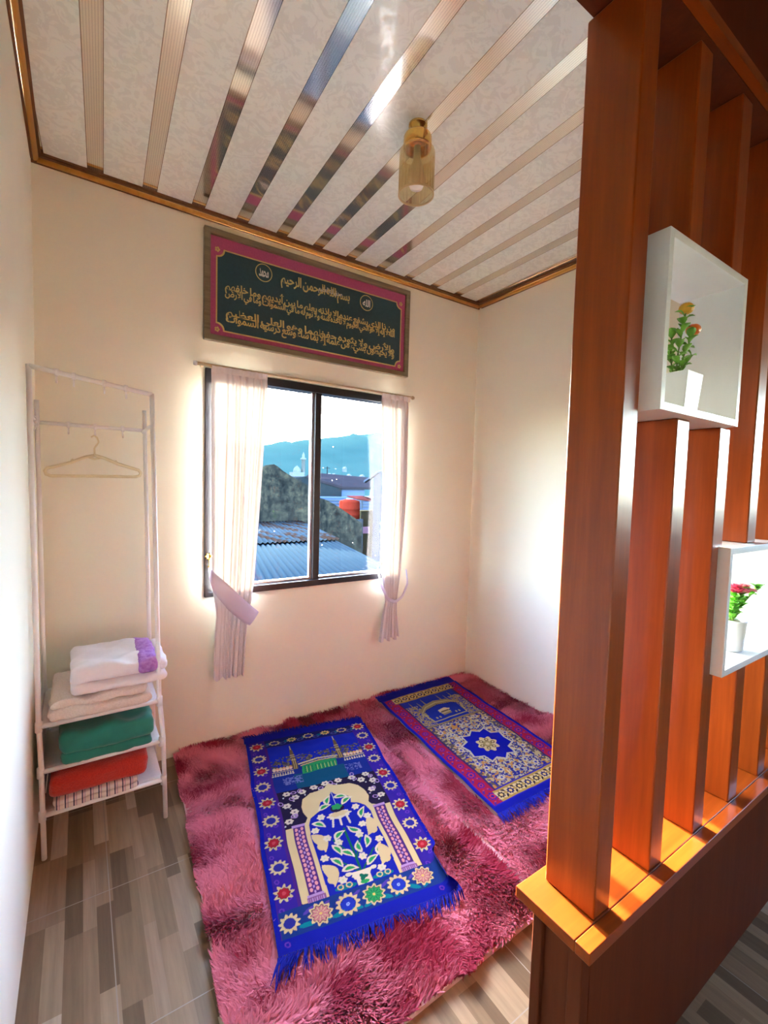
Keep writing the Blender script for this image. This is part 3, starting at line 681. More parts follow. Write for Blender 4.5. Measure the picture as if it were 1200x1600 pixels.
# clothes hanger
hy = RY1-.018
hg = thing('clothes_hanger', (.205, hy, 1.575), 'pale yellow plastic clothes hanger on the rear rail of the rack', 'clothes hanger')
b = MB(); L_, R_, zb, zt = .035, .378, 1.402, 1.490
pts = [(.205, hy, zt), (.170, hy, zt-.010), (.120, hy, 1.455), (.07, hy, 1.438), (L_+.008, hy, 1.430), (L_, hy, 1.418), (L_+.004, hy, 1.404), (L_+.02, hy, 1.398),
       (.205, hy, 1.402), (R_-.02, hy, 1.404), (R_-.004, hy, 1.410), (R_, hy, 1.422), (R_-.008, hy, 1.434), (.335, hy, 1.444), (.29, hy, 1.458), (.240, hy, zt-.010), (.205, hy, zt)]
b.tube(pts, .0068, 10); b.build('hanger_body', CREAMM, hg, smooth=True)
for pts_ in ([(.185, hy, 1.480), (.205, hy, 1.474), (.225, hy, 1.480)], [(.12, hy, 1.455), (.128, hy, 1.468), (.136, hy, 1.462)], [(.29, hy, 1.458), (.282, hy, 1.470), (.274, hy, 1.464)]):
    MB().tube(pts_, .0045, 8).build('strap_notch', CREAMM, hg, smooth=True)
MB().tube([(.205, hy, 1.488), (.205, hy, 1.520), (.212, hy, 1.532), (.220, hy, 1.548), (.214, hy, 1.566), (.203, hy, 1.572), (.193, hy, 1.565)], .0035, 8).build('hanger_hook', CREAMM, hg, smooth=True)

# folded cloths on the shelves
def nz(p, s_, sd_): return (float(vnoise(p.x*s_+sd_*3.1, (p.y*1.3+p.z)*s_+sd_, sd_))-.5)
def folded(name, label, cat, mat, layers, base, lean=0, group=None, wr=.012, fine_=.004):
    """layers: (x0, x1, y0, y1, z0, z1)"""
    xs = [l_[0] for l_ in layers]+[l_[1] for l_ in layers]
    th = thing(name, ((min(xs)+max(xs))/2, -.27, base), label, cat, group); obs = []
    for k, l_ in enumerate(layers):
        def wp(q, k=k, l_=l_):
            top = (q.z-l_[4])/(l_[5]-l_[4])
            dz = wr*nz(q, 14, 5+k)*2*max(0, min(1, top)) + fine_*nz(q, 60, 9+k)
            return Vector((q.x+.010*nz(q, 22, 11+k), q.y+.012*nz(q, 20, 13+k), q.z+dz+lean*(q.x-l_[0])))
        b = MB().rbox(((l_[0]+l_[1])/2, (l_[2]+l_[3])/2, (l_[4]+l_[5])/2), (l_[1]-l_[0], l_[3]-l_[2], l_[5]-l_[4]), min(.024, (l_[5]-l_[4])*.48), 22, wp)
        obs.append(b.build('folded_layer', mat, th, smooth=True))
    return th, obs
folded('folded_towel', 'cream terry towel folded on the top shelf under the white garment', 'towel', CREAMC, [(.045, .385, -.452, -.13, .508, .552), (.055, .370, -.440, -.12, .547, .581)], .508)
th, ob = folded('folded_garment', 'white folded prayer garment with a lilac embroidered band, topmost on the rack', 'garment', WHITEC, [(.115, .440, -.445, -.135, .586, .628), (.115, .400, -.440, -.14, .626, .688)], .586, wr=.016)
# embroidered band wraps the right part of the upper layer
def wp(q): return Vector((q.x+.006*nz(q, 22, 12), q.y+.006*nz(q, 20, 14), q.z+.012*nz(q, 14, 6)*2*max(0, min(1, (q.z-.626)/.062))))
MB().rbox((.368, -.288, .6585), (.082, .322, .066), .026, 22, wp).build('embroidered_band', LILAC, th, smooth=True)['label'] = 'lilac embroidered band'
MB().rbox((.422, -.29, .652), (.040, .300, .050), .020, 16, wp).build('folded_layer', WHITEC, th, smooth=True)
folded('folded_cloth', 'emerald green cloth folded on the middle shelf', 'cloth', TEAL, [(.085, .385, -.448, -.14, .336, .372), (.080, .390, -.450, -.13, .371, .455)], .336, wr=.014)
folded('folded_towel', 'red terry towel on the bottom shelf above the striped towel', 'towel', REDC, [(.048, .372, -.446, -.14, .219, .296)], .219, wr=.008)
folded('folded_towel', 'white towel with dark stripes folded on the bottom shelf under the red towel', 'towel', STRIPE, [(.060, .335, -.442, -.15, .169, .194), (.060, .335, -.442, -.15, .192, .213)], .169, wr=.003, fine_=.001)

# ------------------------------------------------------------------ shag rugs
def lerp4(q, u_, v_):
    """bilinear point of a quad TL, TR, BR, BL"""
    a = np.outer((1-u_)*(1-v_), q[0])+np.outer(u_*(1-v_), q[1])+np.outer(u_*v_, q[2])+np.outer((1-u_)*v_, q[3]); return a
Q1 = [(.847, -.143), (1.487, -.272), (1.223, -1.336), (.617, -1.225)]
Q2 = [(1.702, -.113), (2.330, -.113), (2.200, -1.165), (1.592, -1.159)]
def ext(q, v0, v1):
    q = np.array(q); a = lambda v_: (q[0]+(q[3]-q[0])*v_, q[1]+(q[2]-q[1])*v_)
    t_, b_ = a(v0), a(v1); return [t_[0], t_[1], b_[1], b_[0]]
COV = [ext(Q1, -.06, 1.03), ext(Q2, -.06, 1.03)]
def inside(px, py, q, pad=0):
    ok = np.ones(len(px), bool); cx, cy_ = np.mean([p[0] for p in q]), np.mean([p[1] for p in q])
    for k in range(4):
        a, c_ = q[k], q[(k+1) % 4]; n = np.array([-(c_[1]-a[1]), c_[0]-a[0]]); n = n/np.linalg.norm(n)
        if (cx-a[0])*n[0]+(cy_-a[1])*n[1] < 0: n = -n
        ok &= ((px-a[0])*n[0]+(py-a[1])*n[1]) > pad
    return ok
def rug(q, label, seed, n):
    r_ = np.random.default_rng(seed); q = np.array(q); c_ = q.mean(0)
    rg = thing('shag_rug', (c_[0], c_[1], 0), label, 'rug', 'pink shag rugs on the floor')
    # base slab with rounded corners
    out_ = []
    for k in range(4):
        p, a, d_ = q[k], q[k-1], q[(k+1) % 4]; e1 = (a-p)/np.linalg.norm(a-p); e2 = (d_-p)/np.linalg.norm(d_-p); rr = .05
        for m in range(7):
            an = math.pi/2*m/6; out_.append(tuple(p+e1*rr*(1-math.sin(an))+e2*rr*(1-math.cos(an))))
    MB().prism(out_, 'z', 0.0005, .014).build('backing', RUGBASE, rg)
    u_, v_ = r_.random(n), r_.random(n); xy = lerp4(q, u_, v_); px, py = xy[:, 0], xy[:, 1]
    keep = ~((np.minimum(u_, 1-u_) < .03) & (np.minimum(v_, 1-v_) < .02))
    keep &= ~((np.where(q[0][0] < 1, 1-u_, u_) < .016) & (v_ > .5))      # the two rugs meet here, edges showing
    for cv in COV: keep &= ~inside(px, py, cv, .012)
    px, py, u_, v_ = px[keep], py[keep], u_[keep], v_[keep]; n = len(px)
    ang = 2*math.pi*(vnoise(px*3.2+seed, py*3.2, seed)*1.5+.35*vnoise(px*13, py*13, seed+1))+r_.normal(0, .55, n)
    tilt = np.clip(.95+.35*(vnoise(px*6+5, py*6, seed+2)-.5)*2+r_.normal(0, .16, n), .35, 1.32)
    ln = .038*(.75+.5*r_.random(n)); edge_d = np.minimum.reduce([px-q[:, 0].min(), q[:, 0].max()-px, py-q[:, 1].min(), q[:, 1].max()-py])
    # pressed flat around and under the mats' rims
    for cv in COV:
        near = inside(px, py, cv, -.015); tilt = np.where(near, np.maximum(tilt, 1.2), tilt)
    dx, dy = np.cos(ang)*np.sin(tilt), np.sin(ang)*np.sin(tilt); dz = np.cos(tilt)
    X1, Y1 = W-.002, -.002
    vv_ = np.clip((py-q[0][1])/(q[3][1]-q[0][1]), 0, 1); X0 = q[0][0]+(q[3][0]-q[0][0])*vv_-.012       # the binding keeps the pile upright along the rims
    X1 = np.minimum(X1, q[1][0]+(q[2][0]-q[1][0])*vv_+.010); Y0 = min(q[2][1], q[3][1])-.014
    wv = .0022; sx, sy = -np.sin(ang)*wv, np.cos(ang)*wv
    def pt(f, wf, sgn, drop):
        x = px+dx*ln*f+sx*wf*sgn; y = py+dy*ln*f+sy*wf*sgn; z = .012+dz*ln*f-drop
        return np.stack([np.clip(x, X0, X1), np.clip(y, Y0, Y1), np.maximum(z, .008)], 1)
    V = np.stack([pt(0, 1, 1, 0), pt(0, 1, -1, 0), pt(.55, .9, 1, -.004), pt(.55, .9, -1, -.004), pt(1, .0, 1, .002)], 1).reshape(-1, 3)
    V -= np.array([c_[0], c_[1], 0])
    k = np.arange(n)*5
    me = bpy.data.meshes.new('pile'); loops = np.stack([k, k+1, k+3, k+2, k+2, k+3, k+4], 1).reshape(-1)
    me.vertices.add(5*n); me.vertices.foreach_set('co', V.astype(np.float32).reshape(-1)); me.loops.add(7*n); me.loops.foreach_set('vertex_index', loops.astype(np.int32))
    me.polygons.add(2*n); ls = np.stack([np.arange(n)*7, np.arange(n)*7+4], 1).reshape(-1); me.polygons.foreach_set('loop_start', ls.astype(np.int32))
    me.update(calc_edges=True); me.validate()
    f = .62*vnoise(px*4.3+9, py*5.6+3, seed+5)+.38*vnoise(px*11, py*15, seed+6)+r_.normal(0, .05, n)
    f = np.clip((f-.30)/.26, 0, 1)[:, None]
    colA = np.array([[.29, .018, .050]]); colB = np.array([[.72, .205, .285]])
    cc = colA*(1-f)+colB*f; cc = np.concatenate([cc, np.ones((n, 1))], 1); cc = np.repeat(cc, 5, 0)
    at = me.color_attributes.new('tint', 'FLOAT_COLOR', 'POINT'); at.data.foreach_set('color', cc.astype(np.float32).reshape(-1))
    me.materials.append(PILE); o = bpy.data.objects.new('pile', me); COL.objects.link(o); o.parent = rg; o['kind'] = 'stuff'
    return rg
RA = [(.535, -.012), (1.502, -.012), (1.416, -1.545), (.432, -1.555)]
RB = [(1.514, -.012), (2.520, -.012), (2.520, -1.50), (1.434, -1.50)]
rug(RA, 'pink shag rug on the left, under the prayer mat with the cream arch', 3, 95000)
rug(RB, 'pink shag rug in the right corner, under the star patterned prayer mat', 8, 90000)

# ------------------------------------------------------------------ prayer mats (pattern painted cell by cell, woven in)
class Paint:
    def __init__(s, Wm, Lm, step, v0, v1, base):
        s.W, s.L = Wm, Lm; s.nu = int(Wm/step)+1; s.nv = int((v1-v0)*Lm/step)+1
        s.u = np.linspace(0, 1, s.nu); s.v = np.linspace(v0, v1, s.nv); s.X, s.Y = np.meshgrid(s.u*Wm, s.v*Lm)
        s.C = np.zeros((s.nv, s.nu, 3)); s.C[:] = base
    def put(s, m, c): s.C[m] = c
    def rect(s, c, u0, u1, v0, v1): s.put((s.X >= u0*s.W) & (s.X <= u1*s.W) & (s.Y >= v0*s.L) & (s.Y <= v1*s.L), c)
    def ell(s, c, u, v, a, b_, rot=0, petals=0, amp=0, inner=0, ph=0):
        dx, dy = s.X-u*s.W, s.Y-v*s.L; ca, sa = math.cos(rot), math.sin(rot); x, y = (dx*ca+dy*sa)/a, (-dx*sa+dy*ca)/b_
        r_ = np.hypot(x, y); lim = 1+amp*np.cos(petals*np.arctan2(y, x)+ph) if petals else 1
        s.put((r_ <= lim) & (r_ >= inner), c)
    def poly(s, c, pts):
        x, y = s.X, s.Y; ins = np.zeros(x.shape, bool); n = len(pts); q = [(p[0]*s.W, p[1]*s.L) for p in pts]
        for k in range(n):
            (x1, y1), (x2, y2) = q[k], q[(k+1) % n]
            if y1 == y2: continue
            ins ^= ((y1 > y) != (y2 > y)) & (x < (x2-x1)*(y-y1)/(y2-y1)+x1)
        s.put(ins, c)
    def leaf(s, c, u, v, l, w, rot, bend=.25):
        dx, dy = s.X-u*s.W, s.Y-v*s.L; ca, sa = math.cos(rot), math.sin(rot); x, y = (dx*ca+dy*sa)/l, (-dx*sa+dy*ca)
        y = y-bend*l*(x*x-.3); s.put((np.abs(x) < 1) & (np.abs(y) < w*(1-x*x)*(1-.35*x)), c)
    def line(s, c, p, q, w):
        ax, ay, bx, by = p[0]*s.W, p[1]*s.L, q[0]*s.W, q[1]*s.L; dx, dy = bx-ax, by-ay; t_ = np.clip(((s.X-ax)*dx+(s.Y-ay)*dy)/(dx*dx+dy*dy+1e-12), 0, 1)
        s.put(np.hypot(s.X-ax-t_*dx, s.Y-ay-t_*dy) < w, c)
    def noise_mask(s, scale, thr, seed, region):
        n = vnoise(s.X*scale, s.Y*scale, seed); return region & (n > thr)
BLUE = (.004, .007, .25); NAVY = (.008, .012, .10); PURP = (.055, .012, .16); CREAM = (.56, .43, .21); RED = (.34, .012, .022); WHT = (.60, .51, .36)
GRN = (.02, .26, .07); DGRN = (.004, .10, .06); LILA = (.36, .22, .42); DARK = (.014, .008, .03); GOLDC = (.62, .44, .14); ORNG = (.62, .26, .10); BRN = (.13, .08, .035)
# --- first mat
p = Paint(.635, 1.09, .0022, -.055, 1.025, BLUE)
p.rect(PURP, .025, .975, .0, .985); p.rect((.03, .012, .22), .03, .135, .0, .985); p.rect((.03, .012, .22), .865, .97, .0, .985)
for k in range(30):       # purple scrolls between the border motifs
    for uu in (.077, .923):
        vv = .03+k*.0335; p.ell((.11, .03, .30), uu+.028*math.sin(k*2.1), vv, .010, .008, k, inner=.55)
p.rect(NAVY, .14, .86, .0, .065)
for k, uu in enumerate((.14, .28, .42, .55, .70, .84)): p.ell((.05, .06, .22), uu, .045, .018, .012, 0, inner=.5); p.ell((.0, .10, .16), uu+.03, .035, .012, .01)
p.rect((.008, .03, .16), .03, .97, .905, .985)
for k in range(9): p.ell((.0, .16, .20), .16+.085*k, .965, .026, .008, .6*math.sin(k*3)); p.ell((.07, .04, .28), .18+.085*k, .925, .022, .006, -.5)
def ringm(u, v, s_=1): p.ell(CREAM, u, v, .029*s_, .027*s_, 0, 11, .16, .62, 1.1); p.ell((.02, .02, .20), u, v, .017*s_, .016*s_, 0, 8, .12)
def redm(u, v, s_=1):
    p.ell(CREAM, u, v, .029*s_, .029*s_, 0, 9, .24); p.ell(DARK, u, v, .0215*s_, .0205*s_, 0, 9, .08); p.ell(RED, u, v, .0195*s_, .0185*s_, 0, 9, .1); p.ell((.5, .05, .06), u, v, .007, .007)
for v in (.045, .235, .437, .64, .845): redm(.077, v); redm(.923, v-.02)
for v in (.142, .335, .536, .747, .945): ringm(.077, v, 1.05)
for v in (.115, .31, .51, .725): ringm(.923, v-.005)
for u, v in ((.215, .036), (.49, .030), (.775, .030)): p.ell(CREAM, u, v, .026, .019, 0, 9, .14, .70, .4); p.ell((.02, .02, .2), u, v, .014, .011, 0, 7, .15)
for u, v in ((.353, .033), (.632, .030)): p.ell(GOLDC, u, v, .022, .016, 0, 9, .2); p.ell((.10, .16, .05), u, v, .012, .009)
for u, v, c_ in ((.236, .945, (.44, .16, .16)), (.53, .945, GRN), (.83, .940, (.44, .16, .16))):
    p.ell(CREAM, u, v, .037, .034, 0, 10, .14); p.ell(DARK, u, v, .030, .027, 0, 10, .12); p.ell(c_, u, v, .028, .025, 0, 10, .14)
    for a in range(10): p.line(CREAM if c_ != GRN else DGRN, (u+.010*math.cos(a*.628)/.635*1, v+.010*math.sin(a*.628)/1.09), (u+.024*math.cos(a*.628)/.635, v+.022*math.sin(a*.628)/1.09), .0012)
    p.ell((.6, .42, .1), u, v, .005, .005)
for u, v in ((.383, .946), (.678, .942)):
    p.ell(CREAM, u, v, .038, .034, 0, 12, .14, .70); p.ell((.012, .03, .34), u, v, .024, .022, 0, 9, .12); p.ell((.3, .4, .7), u, v, .006, .006, inner=.4)
# field: sky, mosque, water
F0, F1 = .150, .862
p.rect((.006, .016, .30), F0, F1, .068, .235); p.rect((.008, .02, .17), F0, F1, .235, .40)
reg = (p.X > F0*p.W) & (p.X < F1*p.W) & (p.Y > .16*p.L) & (p.Y < .25*p.L)
p.put(p.noise_mask(90, .58, 21, reg), (.06, .055, .06)); p.put(p.noise_mask(130, .70, 22, reg), (.16, .12, .07))
p.rect((.004, .06, .12), .30, .68, .30, .395)
for u, a, b_ in ((.322, .085, .265), (.676, .075, .25)):
    p.poly(BRN, [(u-.020, b_), (u-.016, a+.075), (u-.012, a+.04), (u, a), (u+.012, a+.04), (u+.016, a+.075), (u+.020, b_)])
    p.line(CREAM, (u, a), (u, a+.03), .0018)
    for q in (.07, .085, .11): p.rect(CREAM, u-.017, u+.017, a+q, a+q+.004)
    for d_ in (-.008, .006): p.rect(GOLDC, u+d_, u+d_+.004, a+.10, b_)
p.poly(CREAM, [(.345, .232), (.50, .208), (.655, .222), (.655, .230), (.50, .217), (.345, .242)]); p.poly(GOLDC, [(.36, .248), (.50, .226), (.645, .234), (.645, .240), (.50, .232), (.36, .254)])
p.poly(GRN, [(.37, .256), (.50, .236), (.635, .244), (.63, .300), (.365, .306)])
for i in range(9):
    for j in range(4): p.rect(DGRN, .385+.027*i, .385+.027*i+.012, .258+.012*j, .258+.012*j+.006)
    p.rect(GOLDC, .385+.027*i+.016, .385+.027*i+.019, .262, .30)
for u0, u1, va in ((.155, .30, .258), (.70, .855, .245)):
    n_ = 6
    for i in range(n_):
        uu = u0+(u1-u0)*(i+.5)/n_; p.ell(ORNG if i % 2 else CREAM, uu, va-.012, .0085, .014, 0); p.ell((.72, .46, .3), uu, va-.008, .005, .008)
    p.rect(CREAM, u0-.005, u1+.005, va+.004, va+.009)
    for i in range(n_+3): p.rect(CREAM, u0+(u1-u0)*i/(n_+2)-.005, u0+(u1-u0)*i/(n_+2)+.004, va+.016, va+.026); p.ell(WHT, u0+(u1-u0)*i/(n_+2), va+.030, .005, .004)
reg = (p.Y > .31*p.L) & (p.Y < .355*p.L) & (((p.X > .22*p.W) & (p.X < .36*p.W)) | ((p.X > .68*p.W) & (p.X < .80*p.W)))
p.put(p.noise_mask(180, .55, 23, reg), (.12, .13, .30))
# spandrels, arch, columns
p.rect(DARK, F0, F1, .392, .60)
wf = [(.214, .412), (.262, .442), (.318, .418), (.405, .405), (.194, .480), (.232, .520), (.185, .562), (.585, .402), (.685, .404), (.793, .402), (.742, .430), (.822, .448), (.785, .496), (.826, .542), (.49, .400)]
for u, v in wf: p.ell(WHT, u, v, .0165, .0145, 0, 6, .12); p.ell((.10, .05, .10), u, v, .0045, .004)
for k, (u, v) in enumerate(wf): p.ell(LILA, u+.045*math.cos(k*2.2), v+.022*math.sin(k*2.9), .013, .010, k, inner=.62); p.ell((.5, .5, .45), u-.03*math.cos(k), v+.02, .004, .004)
p.rect(NAVY, F0, F1, .598, .905)
p.poly(CREAM, [(.505, .405), (.47, .425), (.42, .432), (.365, .435), (.305, .462), (.284, .50), (.284, .535), (.30, .565), (.285, .585), (.25, .597), (.27, .905), (.775, .905), (.772, .590), (.735, .578), (.722, .560), (.742, .53), (.735, .495), (.705, .458), (.65, .436), (.58, .430), (.54, .424)])
p.rect(CREAM, .158, .205, .598, .902); p.rect(CREAM, .828, .872, .598, .902) if False else None
p.rect(CREAM, .853, .893, .590, .890) if False else None
for u0 in (.155, .822): p.rect(CREAM, u0, u0+.036, .598, .900)
for u0 in (.198, .775 - .032):
    p.rect((.07, .02, .14), u0, u0+.075, .590, .905); p.rect(LILA, u0-.004, u0+.079, .588, .600); p.rect(LILA, u0-.008, u0+.083, .880, .888); p.rect((.2, .08, .2), u0-.012, u0+.087, .889, .905)
    for i in range(14):
        vv = .612+.0195*i; p.ell((.62, .26, .26), u0+.020, vv, .0055, .0085); p.ell((.62, .26, .26), u0+.055, vv, .0055, .0085); p.ell(LILA, u0+.0375, vv+.009, .004, .006)
    for i in range(8): p.rect(LILA, u0-.010+.0118*i, u0-.010+.0118*i+.005, .892, .904)
p.poly((.006, .012, .26), [(.504, .457), (.485, .476), (.448, .492), (.41, .503), (.395, .524), (.40, .545), (.363, .556), (.318, .572), (.300, .605), (.297, .70), (.299, .905), (.715, .905), (.716, .70), (.712, .61), (.69, .575), (.65, .556), (.605, .545), (.615, .52), (.60, .503), (.56, .492), (.523, .476)])
# bouquet inside the arch
p.line((.45, .5, .5), (.504, .46), (.504, .53), .0012)
p.ell(WHT, .503, .590, .050, .020, 0, 8, .10); p.ell(CREAM, .503, .586, .036, .014, 0, 6, .1); p.ell(DARK, .503, .556, .030, .022); p.ell(GRN, .503, .548, .022, .016, 0, 5, .15)
for q in (-.045, 0, .045): p.line(WHT, (.503+q, .60), (.503+q*1.25, .640), .0042)
p.line(DGRN, (.51, .88), (.51, .66), .0045)
for q in (.03, -.03): p.line(DGRN, (.51, .80), (.51+q*3, .70), .003); p.line(DGRN, (.51, .86), (.51+q*4, .78), .003)
lv = [(.465, .682, -.6), (.563, .675, -2.4), (.475, .770, .8), (.548, .756, -1.5), (.425, .745, 1.2), (.612, .745, 1.9), (.455, .832, .1), (.595, .822, -.5), (.425, .533, -.3), (.580, .524, -.5), (.650, .605, -1.1), (.365, .615, .6), (.555, .497, .3), (.458, .500, -1.1), (.40, .795, 1.0), (.66, .79, -1.2)]
for u, v, r_ in lv: p.leaf(WHT, u, v, .033, .0135, r_); p.leaf(GRN, u, v, .021, .007, r_)
for u, v, r_ in ((.345, .695, 1.25), (.345, .832, 1.35), (.675, .682, 1.9), (.672, .815, 1.8)): p.leaf(CREAM, u, v, .052, .023, r_, .35); p.ell(CREAM, u, v+.02, .020, .018)
for u, v in ((.384, .582), (.389, .685), (.335, .765), (.395, .866), (.622, .572), (.630, .662), (.687, .750), (.628, .866), (.585, .705), (.445, .715), (.33, .64), (.68, .63), (.55, .80), (.475, .865)):
    p.ell(WHT, u, v, .0155, .0145, 0, 6, .14); p.ell((.45, .5, .25), u, v, .004, .004)
p.poly(WHT, [(.44, .850), (.58, .850), (.555, .868), (.553, .900), (.467, .900), (.465, .868)]); p.ell(WHT, .435, .853, .012, .008); p.ell(WHT, .585, .853, .012, .008)
p.ell(DGRN, .51, .875, .014, .012, 0, 3, .3); p.ell(GRN, .51, .893, .016, .008); p.ell((.0, .14, .16), .40, .892, .040, .010); p.ell((.0, .14, .16), .62, .892, .040, .010)
for u in (.37, .42, .60, .65): p.ell(CREAM, u, .888, .012, .011, 0, inner=.62)
p.put(((np.floor(p.X/.0022) + np.floor(p.Y/.0022)) % 7 == 0), None) if False else None
P1 = p
# --- second mat
p = Paint(.60, 1.06, .0022, -.055, 1.025, BLUE)
DRED = (.30, .010, .04)
p.rect((.02, .012, .30), .02, .98, 0, .99); p.rect(DRED, .035, .165, .01, .985); p.rect(DRED, .835, .965, .01, .985); p.rect((.04, .02, .09), .145, .165, .01, .985); p.rect((.04, .02, .09), .835, .855, .01, .985)
for uu in (.09, .91):
    for k in range(13):
        vv = .045+k*.0745; s_ = .024 if k % 2 == 0 else .018
        p.ell((.06, .01, .22), uu, vv, s_, s_*.95, 0, 8, .16); p.ell((.42, .03, .06), uu, vv, s_*.62, s_*.6, 0, 8, .1); p.ell((.03, .01, .2), uu, vv, s_*.34, s_*.33)
        for d_ in (-1, 1): p.leaf((.08, .015, .20), uu+d_*.030, vv+.037, .017, .006, .8*d_); p.ell((.45, .06, .09), uu+d_*.022, vv+.030, .004, .004)
for v0_, v1_ in ((.008, .078), (.918, .985)):
    p.rect((.36, .24, .06), .12, .88, v0_, v1_); vm = (v0_+v1_)/2
    for k in range(8):
        u = .16+.097*k; p.ell(CREAM, u, vm, .027, .025, .78, 4, .2); p.ell(NAVY if k % 2 else (.04, .03, .03), u, vm, .018, .017, 0, 8, .15); p.ell(GOLDC, u, vm, .008, .008)
        p.leaf(DARK, u+.048, vm-.014, .016, .005, .7); p.leaf(DARK, u+.048, vm+.014, .016, .005, -.7)
G2 = (.40, .32, .14); TAN = (.24, .18, .085)
p.rect((.010, .024, .26), .165, .835, .078, .375)
reg = (p.X > .165*p.W) & (p.X < .835*p.W)
band_ = reg & (p.Y > .15*p.L) & (p.Y < .37*p.L) & ((p.X < .30*p.W) | (p.X > .70*p.W))
p.put(p.noise_mask(110, .48, 41, band_), TAN); p.put(p.noise_mask(210, .66, 42, band_), G2)
p.poly(TAN, [(.26, .215), (.36, .165), (.50, .150), (.64, .165), (.74, .215), (.74, .255), (.66, .215), (.5, .198), (.34, .215), (.26, .255)])
p.poly(G2, [(.265, .235), (.36, .185), (.50, .170), (.64, .185), (.735, .235), (.735, .243), (.64, .194), (.5, .179), (.36, .194), (.265, .243)])
for i in range(18): p.rect(DARK, .30+.0235*i, .305+.0235*i, .190+.05*abs(i-8.5)/8.5*.7, .204+.05*abs(i-8.5)/8.5*.7)
for u, a in ((.25, .10), (.40, .092), (.60, .092), (.75, .10), (.33, .115), (.67, .115)): p.poly(TAN, [(u-.010, a+.08), (u-.004, a+.02), (u, a), (u+.004, a+.02), (u+.010, a+.08)])
for q, r_ in (((.265, .25), (.30, .345)), ((.735, .25), (.70, .345)), ((.30, .345), (.70, .345))): p.line(G2, q, r_, .0045)
p.ell(CREAM, .5, .268, .040, .020, 0, 5, .1); p.ell(G2, .5, .292, .034, .014); p.rect(BRN, .455, .545, .272, .284); p.rect(TAN, .45, .55, .300, .314)
for u in (.40, .60, .36, .64): p.ell(G2, u, .315, .006, .010)
p.rect(TAN, .165, .835, .372, .384)
# ornament field with blue star
p.rect((.10, .075, .055), .165, .835, .384, .912); reg2 = reg & (p.Y > .388*p.L) & (p.Y < .910*p.L)
inner = (np.abs(p.X/p.W-.5) < .27) & reg2
p.put(inner, (.03, .035, .16)); p.put(p.noise_mask(95, .56, 51, reg2), G2); p.put(p.noise_mask(150, .62, 52, inner), (.40, .36, .28)); p.put(p.noise_mask(120, .68, 53, reg2), (.02, .02, .2)); p.put(p.noise_mask(75, .74, 54, reg2), (.42, .20, .05))
for k in range(12):
    for sgn in (-1, 1):
        p.ell((.46, .40, .28), .5+sgn*(.21+.07*math.sin(k*1.7)), .41+.042*k, .017, .016, 0, 7, .2, .45); p.ell((.02, .03, .3), .5+sgn*(.21+.07*math.sin(k*1.7)), .41+.042*k, .006, .006)
        p.leaf(CREAM, .5+sgn*(.15+.05*math.sin(k*2.7)), .42+.040*k, .020, .005, k*1.3)
star = [(.50, .520), (.56, .548), (.63, .535), (.64, .585), (.72, .600), (.70, .648), (.72, .695), (.64, .712), (.63, .762), (.56, .750), (.50, .778), (.44, .750), (.37, .762), (.36, .712), (.28, .695), (.30, .648), (.28, .600), (.36, .585), (.37, .535), (.44, .548)]
p.poly((.45, .40, .30), [(.5+(u-.5)*1.09, .649+(v-.649)*1.09) for u, v in star]); p.poly(BLUE, star)
p.ell(CREAM, .5, .649, .056, .058, 0, 8, .14); p.ell((.30, .22, .08), .5, .649, .030, .030, 0, 6, .2)
for a in range(6): p.ell(BRN, .5+.037*math.cos(a*1.047)/.6, .649+.037*math.sin(a*1.047)/1.06, .012, .012); p.ell(CREAM, .5+.037*math.cos(a*1.047)/.6, .649+.037*math.sin(a*1.047)/1.06, .006, .006)
p.ell(CREAM, .5, .649, .012, .012, 0, 6, .2)
P2 = p
